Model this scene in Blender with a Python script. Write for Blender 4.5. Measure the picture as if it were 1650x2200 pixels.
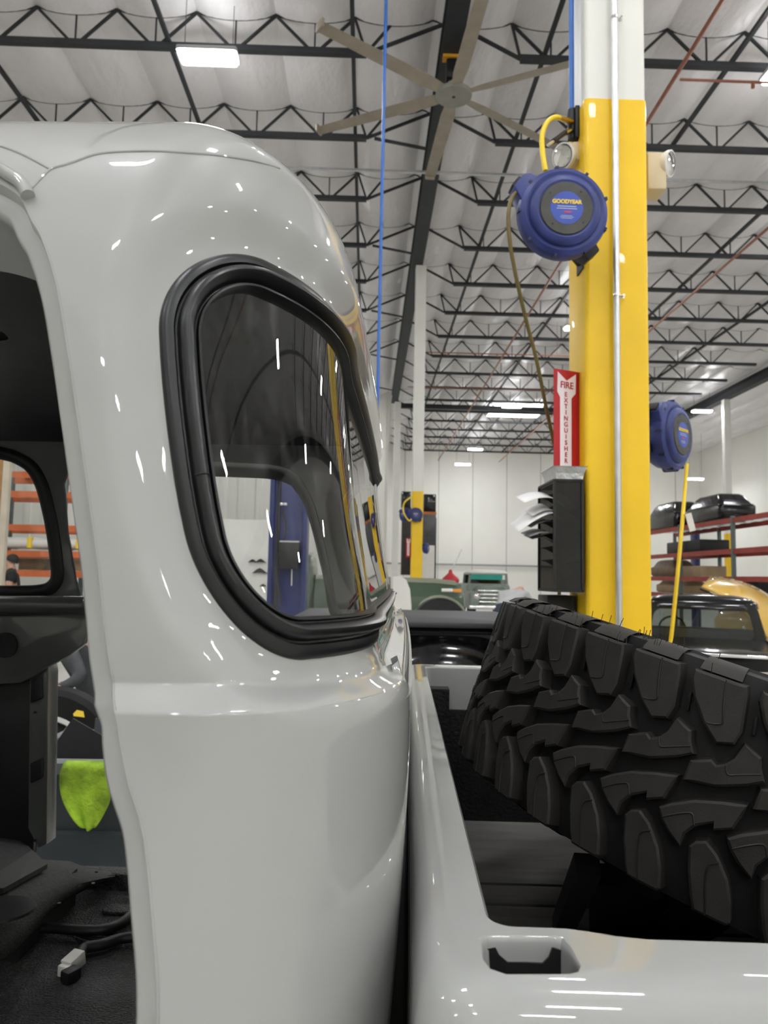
import bpy, bmesh, math, random
import numpy as np
from mathutils import Vector, Matrix
from mathutils.bvhtree import BVHTree

for o in list(bpy.data.objects): bpy.data.objects.remove(o)
SC = bpy.context.scene
COL = SC.collection
random.seed(7)
RNG = np.random.default_rng(7)

# ------------------------------------------------------------------ camera
FPX = 1600.0
EYE = 1.45
YAW, PIT, ROL = math.radians(1.25), math.radians(5.0), math.radians(1.15)
CF = Vector((math.sin(YAW)*math.cos(PIT), math.cos(YAW)*math.cos(PIT), math.sin(PIT)))
_r0 = Vector((math.cos(YAW), -math.sin(YAW), 0)); _u0 = _r0.cross(CF)
CR = _r0*math.cos(ROL)+_u0*math.sin(ROL)
CU = _u0*math.cos(ROL)-_r0*math.sin(ROL)
cam_d = bpy.data.cameras.new('camera'); cam = bpy.data.objects.new('camera', cam_d); COL.objects.link(cam)
cam.matrix_world = Matrix(((CR.x, CU.x, -CF.x, 0), (CR.y, CU.y, -CF.y, 0), (CR.z, CU.z, -CF.z, EYE), (0, 0, 0, 1)))
cam_d.sensor_fit = 'HORIZONTAL'; cam_d.sensor_width = 36; cam_d.lens = 36*FPX/1650
cam_d.clip_start = .02; cam_d.clip_end = 200
cam_d.dof.use_dof = True; cam_d.dof.focus_distance = .85; cam_d.dof.aperture_fstop = 16
SC.camera = cam

# ------------------------------------------------------------------ world, exposure
W = bpy.data.worlds.new('World'); SC.world = W; W.use_nodes = True
W.node_tree.nodes['Background'].inputs[0].default_value = (.75, .82, .9, 1)
W.node_tree.nodes['Background'].inputs[1].default_value = .6
SC.view_settings.view_transform = 'Standard'; SC.view_settings.look = 'None'
SC.view_settings.gamma = 1; SC.view_settings.use_curve_mapping = False
SC.view_settings.exposure = -0.12
LAMP_POWER = 175.0        # emission of every high-bay panel

# ------------------------------------------------------------------ helpers
def ray(px, py): return CF+CR*((px-825)/FPX)+CU*((1100-py)/FPX)
def at(px, py, Y):
    d = ray(px, py); return d*(Y/d.y)+Vector((0, 0, EYE))
def tag(o, label=None, cat=None, group=None, kind=None):
    if label: o['label'] = label
    if cat: o['category'] = cat
    if group: o['group'] = group
    if kind: o['kind'] = kind
    return o
def empty(name, loc=(0, 0, 0), rz=0, parent=None):
    o = bpy.data.objects.new(name, None); COL.objects.link(o); o.location = loc; o.rotation_euler = (0, 0, rz)
    o.empty_display_size = .1
    if parent: o.parent = parent
    return o
def thing(name, label, cat, loc=(0, 0, 0), rz=0, group=None):
    return tag(empty(name, loc, rz), label, cat, group)
def copy_tree(o, parent=None):
    c = o.copy(); COL.objects.link(c); c.parent = parent
    for ch in o.children: copy_tree(ch, c)
    return c
MATS = {}
def mat(name, col, rough=.5, metal=0., coat=0., noise=0., nscale=8., bump=0., bscale=60., emit=0., trans=0., ior=1.45, alpha=1., spec=.5, stretch=None, detail=3, bdist=.01):
    if name in MATS: return MATS[name]
    m = bpy.data.materials.new(name); m.use_nodes = True; nt = m.node_tree; b = nt.nodes['Principled BSDF']
    c = (*col, 1) if len(col) == 3 else col
    b.inputs['Base Color'].default_value = c; b.inputs['Roughness'].default_value = rough; b.inputs['Metallic'].default_value = metal
    b.inputs['Coat Weight'].default_value = coat; b.inputs['Coat Roughness'].default_value = .02
    b.inputs['IOR'].default_value = ior; b.inputs['Specular IOR Level'].default_value = spec
    b.inputs['Transmission Weight'].default_value = trans; b.inputs['Alpha'].default_value = alpha
    if emit:
        b.inputs['Emission Color'].default_value = c; b.inputs['Emission Strength'].default_value = emit
    if noise or bump:
        tc = nt.nodes.new('ShaderNodeTexCoord'); src = tc.outputs['Object']
        if stretch:
            mp = nt.nodes.new('ShaderNodeMapping'); mp.inputs['Scale'].default_value = stretch; nt.links.new(src, mp.inputs[0]); src = mp.outputs[0]
        if noise:
            n = nt.nodes.new('ShaderNodeTexNoise'); n.inputs['Scale'].default_value = nscale; n.inputs['Detail'].default_value = detail
            nt.links.new(src, n.inputs[0])
            r = nt.nodes.new('ShaderNodeValToRGB'); r.color_ramp.elements[0].position = .3; r.color_ramp.elements[1].position = .7
            r.color_ramp.elements[0].color = (*[max(0, x*(1-noise)) for x in c[:3]], 1); r.color_ramp.elements[1].color = (*[min(1, x*(1+noise)) for x in c[:3]], 1)
            nt.links.new(n.outputs[0], r.inputs[0]); nt.links.new(r.outputs[0], b.inputs['Base Color'])
        if bump:
            n2 = nt.nodes.new('ShaderNodeTexNoise'); n2.inputs['Scale'].default_value = bscale; n2.inputs['Detail'].default_value = detail
            nt.links.new(src, n2.inputs[0])
            bp = nt.nodes.new('ShaderNodeBump'); bp.inputs['Strength'].default_value = bump; bp.inputs['Distance'].default_value = bdist
            nt.links.new(n2.outputs[0], bp.inputs['Height']); nt.links.new(bp.outputs[0], b.inputs['Normal'])
    MATS[name] = m; return m
def srgb(r, g, b):
    f = lambda x: x/255/12.92 if x <= 10 else ((x/255+.055)/1.055)**2.4
    return (f(r), f(g), f(b))

class MB:
    """collects shapes; build() links them as one mesh object"""
    def __init__(s): s.v = []; s.f = []; s.mi = []
    def add(s, vs, fs, mi=0):
        k = len(s.v); s.v += [tuple(p) for p in vs]; s.f += [tuple(i+k for i in f) for f in fs]; s.mi += [mi]*len(fs); return s
    def box(s, c, d, rz=0., rx=0., ry=0., mi=0):
        R = Matrix.Rotation(rz, 3, 'Z') @ Matrix.Rotation(ry, 3, 'Y') @ Matrix.Rotation(rx, 3, 'X'); c = Vector(c)
        vs = [c+R @ Vector((d[0]/2*x, d[1]/2*y, d[2]/2*z)) for z in (-1, 1) for x, y in ((-1, -1), (1, -1), (1, 1), (-1, 1))]
        return s.add(vs, [(3, 2, 1, 0), (4, 5, 6, 7), (0, 1, 5, 4), (1, 2, 6, 5), (2, 3, 7, 6), (3, 0, 4, 7)], mi)
    def bar(s, a, b, wx, wy=None, up=(0, 0, 1), mi=0):
        a, b = Vector(a), Vector(b); wy = wy or wx; d = (b-a).normalized(); up = Vector(up)
        if abs(d.dot(up)) > .98: up = Vector((0, 1, 0))
        x = d.cross(up).normalized(); y = x.cross(d)
        vs = [p+x*(wx/2*i)+y*(wy/2*j) for p in (a, b) for i, j in ((-1, -1), (1, -1), (1, 1), (-1, 1))]
        return s.add(vs, [(3, 2, 1, 0), (4, 5, 6, 7), (0, 1, 5, 4), (1, 2, 6, 5), (2, 3, 7, 6), (3, 0, 4, 7)], mi)
    def tube(s, path, r, n=10, cap=True, mi=0):
        path = [Vector(p) for p in path]; m = len(path); rr = r if hasattr(r, '__len__') else [r]*m; vs = []
        t0 = (path[1]-path[0]).normalized(); nx = t0.orthogonal().normalized()
        for i, p in enumerate(path):
            t = (path[min(i+1, m-1)]-path[max(i-1, 0)]).normalized(); nx = (nx-t*nx.dot(t)).normalized(); ny = t.cross(nx)
            vs += [p+(nx*math.cos(2*math.pi*k/n)+ny*math.sin(2*math.pi*k/n))*rr[i] for k in range(n)]
        fs = [(i*n+k, i*n+(k+1) % n, (i+1)*n+(k+1) % n, (i+1)*n+k) for i in range(m-1) for k in range(n)]
        if cap: fs += [tuple(range(n-1, -1, -1)), tuple((m-1)*n+k for k in range(n))]
        return s.add(vs, fs, mi)
    def lathe(s, prof, n=32, M=None, mi=0, close=False, a0=0., a1=2*math.pi):
        """prof: (r, z) about local z, placed by matrix M"""
        M = M or Matrix.Identity(4); full = abs(a1-a0-2*math.pi) < 1e-6; k = n if full else n+1
        vs = [M @ Vector((r*math.cos(a0+(a1-a0)*j/n), r*math.sin(a0+(a1-a0)*j/n), z)) for r, z in prof for j in range(k)]
        m = len(prof); fs = []
        for i in range(m if close else m-1):
            for j in range(n):
                j2 = (j+1) % k; i2 = (i+1) % m; fs.append((i*k+j, i*k+j2, i2*k+j2, i2*k+j))
        return s.add(vs, fs, mi)
    def prism(s, poly, lo, hi, M=None, mi=0):
        """poly in local xy, extruded in z from lo to hi"""
        M = M or Matrix.Identity(4); n = len(poly)
        vs = [M @ Vector((x, y, z)) for z in (lo, hi) for x, y in poly]
        return s.add(vs, [tuple(range(n-1, -1, -1)), tuple(range(n, 2*n))]+[(i, (i+1) % n, n+(i+1) % n, n+i) for i in range(n)], mi)
    def loft(s, loops, closed=True, cap=False, mi=0):
        n = len(loops[0]); vs = [p for L in loops for p in L]; fs = []
        for i in range(len(loops)-1):
            for j in range(n if closed else n-1): fs.append((i*n+j, i*n+(j+1) % n, (i+1)*n+(j+1) % n, (i+1)*n+j))
        if cap: fs += [tuple(range(n-1, -1, -1)), tuple((len(loops)-1)*n+j for j in range(n))]
        return s.add(vs, fs, mi)
    def build(s, name, m, parent=None, smooth=False, bevel=0., seg=2, fix=True, angle=40):
        me = bpy.data.meshes.new(name); me.from_pydata(s.v, [], s.f)
        ms = m if isinstance(m, (list, tuple)) else [m]
        for q in ms: me.materials.append(q)
        if len(ms) > 1: me.polygons.foreach_set('material_index', s.mi)
        if bevel or fix:
            bm = bmesh.new(); bm.from_mesh(me)
            if fix: bmesh.ops.recalc_face_normals(bm, faces=bm.faces)
            if bevel:
                es = [e for e in bm.edges if len(e.link_faces) == 2 and e.calc_face_angle(0) > .5]
                bmesh.ops.bevel(bm, geom=es, offset=bevel, segments=seg, affect='EDGES', profile=.5, clamp_overlap=True)
            bm.to_mesh(me); bm.free()
        if smooth or bevel: shade(me, angle)
        o = bpy.data.objects.new(name, me); COL.objects.link(o)
        if parent: o.parent = parent
        return o
def shade(me, angle=40):
    me.polygons.foreach_set('use_smooth', [True]*len(me.polygons))
    try: me.set_sharp_from_angle(angle=math.radians(angle))
    except Exception: pass
def frame(o, z, x=None):
    """matrix at o with local z axis along z"""
    z = Vector(z).normalized(); x = Vector(x) if x is not None else (Vector((0, 0, 1)) if abs(z.z) < .9 else Vector((1, 0, 0)))
    x = (x-z*x.dot(z)).normalized(); y = z.cross(x); o = Vector(o)
    return Matrix(((x.x, y.x, z.x, o.x), (x.y, y.y, z.y, o.y), (x.z, y.z, z.z, o.z), (0, 0, 0, 1)))
def text(name, body, size, M, m, parent, sx=1., align='CENTER', extrude=.0006, bold=0.):
    c = bpy.data.curves.new(name, 'FONT'); c.body = body; c.size = size; c.align_x = align; c.align_y = 'CENTER'; c.extrude = extrude; c.offset = bold
    t = bpy.data.objects.new(name, c); COL.objects.link(t)
    dg = bpy.context.evaluated_depsgraph_get(); me = bpy.data.meshes.new_from_object(t.evaluated_get(dg))
    bpy.data.objects.remove(t); me.name = name; me.transform(M @ Matrix.Diagonal((sx, 1, 1, 1))); me.materials.clear(); me.materials.append(m)
    o = bpy.data.objects.new(name, me); COL.objects.link(o); o.parent = parent; return o
def spline(pts, n=8):
    pts = [Vector(p) for p in pts]; out = []
    for i in range(len(pts)-1):
        p1, p2 = pts[i], pts[i+1]; p0 = pts[i-1] if i else 2*p1-p2; p3 = pts[i+2] if i+2 < len(pts) else 2*p2-p1
        for k in range(n):
            t = k/n; out.append(.5*((2*p1)+(p2-p0)*t+(2*p0-5*p1+4*p2-p3)*t*t+(3*p1-p0-3*p2+p3)*t**3))
    return out+[pts[-1]]
def rrect(x0, x1, y0, y1, r, n=6):
    out = []
    for cx, cy, a in ((x1-r, y1-r, 0), (x0+r, y1-r, 90), (x0+r, y0+r, 180), (x1-r, y0+r, 270)):
        out += [(cx+r*math.cos(math.radians(a+90*k/n)), cy+r*math.sin(math.radians(a+90*k/n))) for k in range(n+1)]
    return out

# ------------------------------------------------------------------ materials
PAINT = mat('grey_gloss_paint', (.315, .318, .308), rough=.42, coat=1., noise=.02, nscale=3)
RUBBER = mat('black_rubber', (.0075, .008, .009), rough=.33, noise=.15, nscale=30)
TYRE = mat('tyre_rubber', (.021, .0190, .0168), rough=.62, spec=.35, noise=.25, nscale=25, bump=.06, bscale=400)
TYRE_BASE = mat('tyre_shaded_rubber', (.006, .006, .006), rough=.6, spec=.3, noise=.2, nscale=30)  # darker copy of the tyre rubber, groove shade put into its colour
BLACK = mat('satin_black', (.008, .008, .009), rough=.5, noise=.2, nscale=20)
STEEL = mat('dark_joist_steel', (.022, .024, .027), rough=.6, noise=.2, nscale=3)
WHITE = mat('white_paint', (.72, .71, .66), rough=.5, noise=.04, nscale=2)
YELLOW = mat('safety_yellow_paint', (.87, .555, .016), rough=.42, noise=.05, nscale=2.5, coat=.1, spec=.4)
CHROME = mat('chrome', (.8, .8, .8), rough=.12, metal=1, noise=.03)
GALV = mat('galvanised_steel', (.6, .61, .62), rough=.35, metal=.9, noise=.08, nscale=12)
BLUE = mat('blue_plastic', (.026, .040, .175), rough=.42, noise=.25, nscale=9)
def glass_mat(name, tint=(.86, .88, .88), ior=1.5, rough=.0, dust=0.):
    m = bpy.data.materials.new(name); m.use_nodes = True; nt = m.node_tree; nt.nodes.clear()
    out = nt.nodes.new('ShaderNodeOutputMaterial'); mix = nt.nodes.new('ShaderNodeMixShader'); fr = nt.nodes.new('ShaderNodeFresnel'); fr.inputs[0].default_value = ior
    tr = nt.nodes.new('ShaderNodeBsdfTransparent'); tr.inputs[0].default_value = (*tint, 1)
    gl = nt.nodes.new('ShaderNodeBsdfGlossy'); gl.inputs['Roughness'].default_value = rough
    nt.links.new(fr.outputs[0], mix.inputs[0]); nt.links.new(tr.outputs[0], mix.inputs[1]); nt.links.new(gl.outputs[0], mix.inputs[2])
    last = mix.outputs[0]
    if dust:
        tc = nt.nodes.new('ShaderNodeTexCoord'); mp = nt.nodes.new('ShaderNodeMapping'); mp.inputs['Scale'].default_value = (40, 40, 2.5)
        nz = nt.nodes.new('ShaderNodeTexNoise'); nz.inputs['Scale'].default_value = 3; nz.inputs['Detail'].default_value = 5
        rp = nt.nodes.new('ShaderNodeValToRGB'); rp.color_ramp.elements[0].position = .52; rp.color_ramp.elements[1].position = .8
        rp.color_ramp.elements[1].color = (dust, dust, dust, 1)
        df = nt.nodes.new('ShaderNodeBsdfDiffuse'); df.inputs[0].default_value = (.5, .5, .5, 1); m2 = nt.nodes.new('ShaderNodeMixShader')
        nt.links.new(tc.outputs['Object'], mp.inputs[0]); nt.links.new(mp.outputs[0], nz.inputs[0]); nt.links.new(nz.outputs[0], rp.inputs[0])
        nt.links.new(rp.outputs[0], m2.inputs[0]); nt.links.new(last, m2.inputs[1]); nt.links.new(df.outputs[0], m2.inputs[2]); last = m2.outputs[0]
    nt.links.new(last, out.inputs[0]); MATS[name] = m; return m
GLASS = glass_mat('window_glass', dust=.06)
GLASS2 = glass_mat('plain_glass', tint=(.9, .92, .91))

# ------------------------------------------------------------------ building shell
X0, X1, Y0, Y1 = -21.0, 24.0, -15.0, 53.0
GX, ZB, ZT = 1.25, EYE+9.03, EYE+9.70          # girder line, joist bottom chord, joist top
CONC = mat('polished_concrete', (.52, .51, .48), rough=.28, noise=.12, nscale=.8, bump=.02, bscale=30)
tag(MB().box(((X0+X1)/2, (Y0+Y1)/2, -.1), (X1-X0, Y1-Y0, .2)).build('floor', CONC), kind='structure')
WALLM = mat('white_wall_panel', (.80, .785, .73), rough=.6, noise=.04, nscale=.35)
WALLJ = mat('wall_joint', (.45, .44, .41), rough=.7, noise=.05)
ZW = ZT+.6
def wall(name, c, d, along, joints):
    w = tag(MB().box(c, d).build(name, WALLM), kind='structure'); return w
wb = wall('wall_back', ((1.0+X1)/2, Y1+.15, ZW/2), (X1-1.0, .3, ZW), 'x', ())
wj = wall('wall_back_left', ((X0+1.0)/2, 38.4, ZW/2), (1.0-X0, .3, ZW), 'x', ())
wall('wall_return', (.85, 45.8, ZW/2), (.3, 14.4, ZW), 'y', ())
wall('wall_left', (X0-.15, (Y0+Y1)/2, ZW/2), (.3, Y1-Y0+.6, ZW), 'y', ())
wall('wall_right', (X1+.15, (Y0+Y1)/2, ZW/2), (.3, Y1-Y0+.6, ZW), 'y', ())
wall('wall_front', ((X0+X1)/2, Y0-.15, ZW/2), (X1-X0, .3, ZW), 'x', ())
for x in np.arange(2.6, X1, 2.45):                      # raised tilt-up joints
    MB().box((x, Y1-.012, ZW/2), (.05, .024, ZW)).build('joint', WALLJ, wb)
for x in np.arange(-20, .9, .9):
    MB().box((x, 38.22, ZW/2+1.3), (.30, .07, ZW-2.6)).build('rib', WALLM, wj)
for z in (2.45,):
    tag(MB().tube([(1.2, Y1-.18, z), (X1-.2, Y1-.18, z)], .06, 8).build('wall_pipe', mat('grey_pipe', (.3, .31, .31), rough=.5, noise=.1)), 'long grey pipe running low along the white back wall', 'pipe')

# draped white insulation
INS = mat('white_vinyl_insulation', (.78, .755, .755), rough=.34, noise=.05, nscale=1.1, bump=1.0, bscale=2.6, stretch=(1.6, .7, 1), detail=4, spec=.6, bdist=.05)
PITCH, NODE0 = 1.37, -.41
JY = [12.17+2.5*k for k in range(-10, 17)]
def bay(i, k):
    """one draped insulation panel between two joists and two hold-up lines"""
    x0 = NODE0+PITCH*i; y0 = 12.17+2.5*k; r = random.Random(i*131+k*17); a, b, c, d = [r.uniform(-1, 1) for _ in range(4)]
    vs = []; n, q = 9, 7
    for jy in range(q):
        t = jy/(q-1); mid = math.sin(math.pi*t); y = min(max(y0+2.5*t, Y0-.1), Y1+.1)
        for ix in range(n):
            u = ix/(n-1); s = math.sin(math.pi*u) if 0 < ix < n-1 else 0; x = min(max(x0+PITCH*u, X0-.1), X1+.1)
            w = math.sin(u*9+t*4*a+b*6)*.014+math.sin(t*11+u*5*c+d*6)*.012
            vs.append((x, y, ZT-.15*max(s, 0)**.55*(1+.12*a*mid)-(.07+.04*b)*mid*s+w*mid*min(1, 3*s)+.025*c*mid*(u-.5)*s))
    return vs, [(jy*n+ix, jy*n+ix+1, (jy+1)*n+ix+1, (jy+1)*n+ix) for jy in range(q-1) for ix in range(n-1)]
rest = MB(); near_bays = []
for i in range(int((X0-NODE0)//PITCH), int((X1-NODE0)//PITCH)+1):
    for k in range(int((Y0-12.17)//2.5), int((Y1-12.17)//2.5)+1):
        if -5 <= i <= 13 and -1 <= k <= 9: near_bays.append((i, k))
        else: rest.add(*bay(i, k))
ceil = tag(rest.build('ceiling', INS, smooth=True, fix=False, angle=75), kind='structure')
for i, k in near_bays:
    m = MB(); m.add(*bay(i, k)); m.build('insulation_panel', INS, ceil, smooth=True, fix=False, angle=75)

# girder on the column line + far cross girder
def ibeam(a, b, w, h, name, label):
    m = MB(); a, b = Vector(a), Vector(b); zz = Vector((0, 0, 1))
    m.bar(a+zz*(h-.02), b+zz*(h-.02), w, .04); m.bar(a+zz*.02, b+zz*.02, w, .04); m.bar(a+zz*h/2, b+zz*h/2, .05, h-.08)
    return tag(m.build(name, STEEL), label, 'girder')
GB = EYE+8.9
ibeam((GX, Y0, GB), (GX, 37.6, GB), .34, .47, 'girder', 'long dark steel girder carrying the joists over the column row')
ibeam((GX+.2, 38.0, GB-.15), (GX+15.8, 38.3, GB-.15), .26, .24, 'cross_girder', 'dark cross girder under the far end of the roof')
ibeam((GX-15, Y0, GB), (GX-15, 38.2, GB), .34, .47, 'girder', 'dark steel girder high over the storage racks on the wood panel side')
ibeam((GX+16, Y0, GB), (GX+16, Y1-.2, GB), .34, .47, 'girder', 'dark steel girder along the far column row past the red racks')

# open-web joists, one per span
def joist(side, L, a, t0):
    """local x runs from the girder seat outward; a: bottom chord start, t0: first top node"""
    root = thing('roof_joist', '', 'joist'); s = side; ZN = ZT-.03
    MB().bar((0, 0, ZT+.05), (s*L, 0, ZT+.05), .11, .06).build('top_chord', STEEL, root)
    MB().bar((s*a, 0, ZB), (s*(L-1.2), 0, ZB), .12, .10).build('bottom_chord', STEEL, root)
    MB().bar((0, 0, ZN), (s*a, 0, ZB), .05).build('end_diagonal', STEEL, root)
    MB().bar((s*a, 0, ZB), (s*t0, 0, ZN), .042).build('web_diagonal', STEEL, root)
    if t0 > a: MB().bar((s*a, 0, ZB), (s*(t0-.70), 0, ZN), .042).build('web_diagonal', STEEL, root)
    n = int((L-1.2-t0)/PITCH)
    sx = [GX+s*L*q/240 for q in range(241)]
    MB().tube([(x-GX, 0, ZT+.008-.15*abs(math.sin(math.pi*(x-NODE0)/PITCH))**.55) for x in sx], .014, 4).build('insulation_strap', STEEL, root)
    dia = MB().bar((0, 0, ZN), (s*(PITCH/2-.05), 0, ZB), .042).build('web_diagonal', STEEL, root); dia.location.x = s*t0
    dib = MB().bar((s*.05, 0, ZB), (s*PITCH/2, 0, ZN), .042).build('web_diagonal', STEEL, root); dib.location.x = s*(t0+PITCH/2)
    post = MB().bar((0, 0, ZB), (0, 0, ZN-.10), .026).build('web_post', STEEL, root); post.location.x = s*(t0+PITCH/2)
    for k in range(1, n):
        for src in (dia, dib, post):
            c = src.copy(); COL.objects.link(c); c.location.x = src.location.x+s*PITCH*k
    return root
JR = joist(1, 15.8, 1.23, 1.08); JL = joist(-1, 14.8, 1.45, 1.66)
for src, lab, grp in ((JR, 'dark open-web steel joist under the white insulation on the red rack side of the girder', 'joists on the red rack side'), (JL, 'dark open-web steel joist under the white insulation over the grey truck cab side', 'joists on the grey cab side')):
    first = True
    for y in JY:
        if y < 8 or y > 38 or (src is JL and y > 30): continue
        o = src if first else copy_tree(src); first = False
        o.location = (GX, y, 0); o['label'] = lab; o['group'] = grp
JF = joist(1, 15.8, 1.23, 1.08); JF.name = 'roof_joist_far'; first = True
JF.name = 'roof_joist'
for y in [y for y in JY if y > 38.6 and y < Y1]:
    o = JF if first else copy_tree(JF); first = False
    o.location = (GX, y, 0); o['label'] = 'dark open-web steel joist near the top of the far white wall'; o['group'] = 'joists by the far wall'
# longitudinal bridging bars
for x in (-6.9, -3.6, -.43, 2.9, 6.2, 9.5, 12.8):
    tag(MB().bar((x, Y0, ZB+.085), (x, 38 if x < 1 else Y1-.1, ZB+.085), .07).build('bridging_bar', STEEL), 'thin dark bridging bar running lengthwise across the joists', 'bar', 'bridging bars')
# knee braces from chord ends to the girder
for k, y in enumerate(JY):
    if 14 < y < 37 and k % 2 == 1:
        tag(MB().bar((GX-1.28, y, ZB), (GX-.20, y, GB-.06), .05).build('knee_brace', STEEL), 'dark knee brace slanting from joist end down to the girder', 'brace', 'knee braces')
COPPER = mat('copper_pipe', (.30, .12, .075), rough=.45, metal=.3, noise=.15)
for x, z in ((4.9, EYE+8.3), (9.2, EYE+8.3)):
    tag(MB().tube([(x, Y0+.3, z), (x, Y1-1, z)], .035, 8).build('sprinkler_pipe', COPPER), 'reddish sprinkler main running lengthwise under the joists', 'pipe', 'sprinkler mains')
for y in (11.4, 26.5, 31.5):
    x0, x1 = (4.95, 9.15) if y < 20 else (1.6, 9.15)
    m = MB().tube([(x0, y, EYE+8.2), (x1, y, EYE+8.2)], .022, 8)
    for x in (x0+1.2, x0+3.0): m.tube([(x, y, EYE+8.2), (x, y, EYE+8.1)], .03, 8)
    m.tube([(6.8, y, EYE+8.2), (6.8, y, ZT-.25)], .006, 6)
    tag(m.build('sprinkler_branch', COPPER), {11.4: 'thin copper sprinkler branch beside the yellow column', 26.5: 'thin copper sprinkler branch below the mid roof joists', 31.5: 'thin copper sprinkler branch below the far roof joists'}[y], 'pipe')
for y, zz in ((15.4, 8.75), (9.0, 8.6)):
    tag(MB().bar((-9, y, EYE+zz), (12, y, EYE+zz), .05, .05).build('strut_channel', GALV), 'galvanised strut channel hung crosswise '+('behind' if y > 12 else 'in front of')+' the ceiling fan', 'channel')

# high-bay lights
LENS = mat('lamp_lens', (.965, .985, 1.), emit=LAMP_POWER, rough=.4)
LHOUS = mat('lamp_housing', (.5, .5, .5), rough=.5, noise=.05)
UPL = mat('added_lamp_uplight', (.965, .985, 1.), emit=LAMP_POWER*.07, rough=.4)  # glowing panel on top of each lamp, added to brighten the ceiling
def make_lamp():
    r = thing('high_bay_light', '', 'ceiling light')
    MB().prism(rrect(-.50, .50, -.19, .19, .04), 0, .07).build('housing', LHOUS, r, bevel=.01)
    MB().prism(rrect(-.46, .46, -.16, .16, .05), -.05, 0.0).build('lens', LENS, r)
    MB().prism(rrect(-.44, .44, -.14, .14, .04), .07, .076).build('added_uplight', UPL, r)
    for x in (-.4, .4): MB().tube([(x, 0, .07), (x, 0, 1.15)], .006, 5).build('hanger', STEEL, r)
    return r
LP = make_lamp(); first = True
spots = []
for x in (-12.6, -2.83, 7.05, 16.6):
    for y in (-11.8, -.4, 11.8, 24.6, 36.3, 48.8):
        if x < 1 and y > 37: continue
        spots.append((x, y, EYE+8.6))
spots += [(6.0, 47.0, EYE+7.3), (21.0, 47.0, EYE+6.7), (-17.5, 5.5, EYE+8.6), (-7.5, 5.5, EYE+8.6), (12, 5.5, EYE+8.6)]
spots += [(2.1, -.4, EYE+8.6), (-2.83, -6.2, EYE+8.6), (-7.7, -3.2, EYE+8.6)]  # overhead lamps added behind the camera to brighten the lower cab
spots += [(x, y, EYE+8.6) for x in (2.1, 11.9, 20.8) for y in (-12.4, -6.2)]+[(2.1, 5.6, EYE+8.6), (20.8, 5.6, EYE+8.6), (11.9, 17.9, EYE+8.6), (20.8, 17.9, EYE+8.6)]
for p in spots:
    o = LP if first else copy_tree(LP); first = False; o.location = p
    near = abs(p[0]+2.83) < .1 and abs(p[1]-11.8) < .1
    if p[2] < EYE+8:
        for h_ in [c for c in o.children if c.name.startswith('hanger')]: h_.scale.z = (ZT-p[2])/1.15
    if near: tag(o, 'bright rectangular LED high-bay light over the roof of the grey truck', 'ceiling light', 'high-bay lights')
    elif p[2] < EYE+8: tag(o, 'low-hung high-bay light before the far wall '+('above the green truck' if p[0] < 10 else 'beside the white column past the red rack'), 'ceiling light', 'high-bay lights')
    else:
        lab = {(7.05, 24.6): 'bright high-bay light half hidden behind the big yellow column', (7.05, 36.3): 'bright high-bay light just in front of the glowing skylight', (7.05, 48.8): 'high-bay light at the top edge of the far white wall', (16.6, 36.3): 'high-bay light close beside the sideways blue hose reel', (16.6, 48.8): 'high-bay light in the far corner past the white column'}.get((p[0], p[1]), 'bright high-bay light mirrored as a white spot in the grey paint, a few added to brighten the cab')
        tag(o, lab, 'ceiling light', 'high-bay lights')
# skylight
sk = thing('skylight', 'glowing rectangular skylight panel between the far roof joists', 'skylight', (8.1, 40.9, 0))
SKY = mat('skylight_panel', (.95, .98, 1.), emit=9., rough=.4)
MB().box((0, 0, ZT-.40), (2.9, 1.9, .04)).build('panel', SKY, sk)
m = MB()
for x in (-1.47, 1.47): m.box((x, 0, ZT-.37), (.06, 2.0, .12))
for y in (-.97, .97): m.box((0, y, ZT-.37), (3.0, .06, .12))
m.build('curb', WHITE, sk)
for x in (-1.4, 1.4):
    for y in (-.9, .9): MB().tube([(x, y, ZT-.32), (x, y, ZT-.08)], .02, 6).build('hanger', STEEL, sk)
# ------------------------------------------------------------------ grey pickup truck (local frame: x rearward, y away, z up)
TA = math.radians(2.79)
truck = thing('pickup_truck', 'light grey vintage pickup truck with open cab and wraparound rear window', 'truck', (0, 0, 0), -TA)
EU = Vector((math.cos(TA), -math.sin(TA), 0)); EV = Vector((math.sin(TA), math.cos(TA), 0))
def lray(px, py):
    d = ray(px, py); return Vector((d.dot(EU), d.dot(EV), d.z))
def PV(px, py, v):                       # point on the truck-frame plane y = v
    d = lray(px, py); return d*(v/d.y)+Vector((0, 0, EYE))
def PZ(px, py, z):                       # point on the plane z
    d = lray(px, py); return d*((z-EYE)/d.z)+Vector((0, 0, EYE))
VM = 1.165
ROWS = np.array([
(-.95, .430, -.043, .10, .17), (-.60, .398, -.030, .11, .18), (-.40, .388, -.0185, .12, .19), (-.25, .401, -.0072, .128, .193),
(-.12, .4255, -.001, .132, .199), (-.03, .432, -.0069, .14, .211), (.06, .440, -.023, .15, .23), (.15, .452, -.0355, .156, .25),
(.23, .470, -.0436, .155, .263), (.2907, .494, -.0508, .130, .252), (.333, .528, -.0672, .095, .224), (.3655, .572, -.1000, .100, .196),
(.388, .63, -.155, .108, .172), (.400, .71, -.240, .122, .16), (.4092, .82, -.355, .145, .135), (.416, .96, -.497, .11, .09), (.418, 1.12, -.66, .03, .03)])
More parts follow.
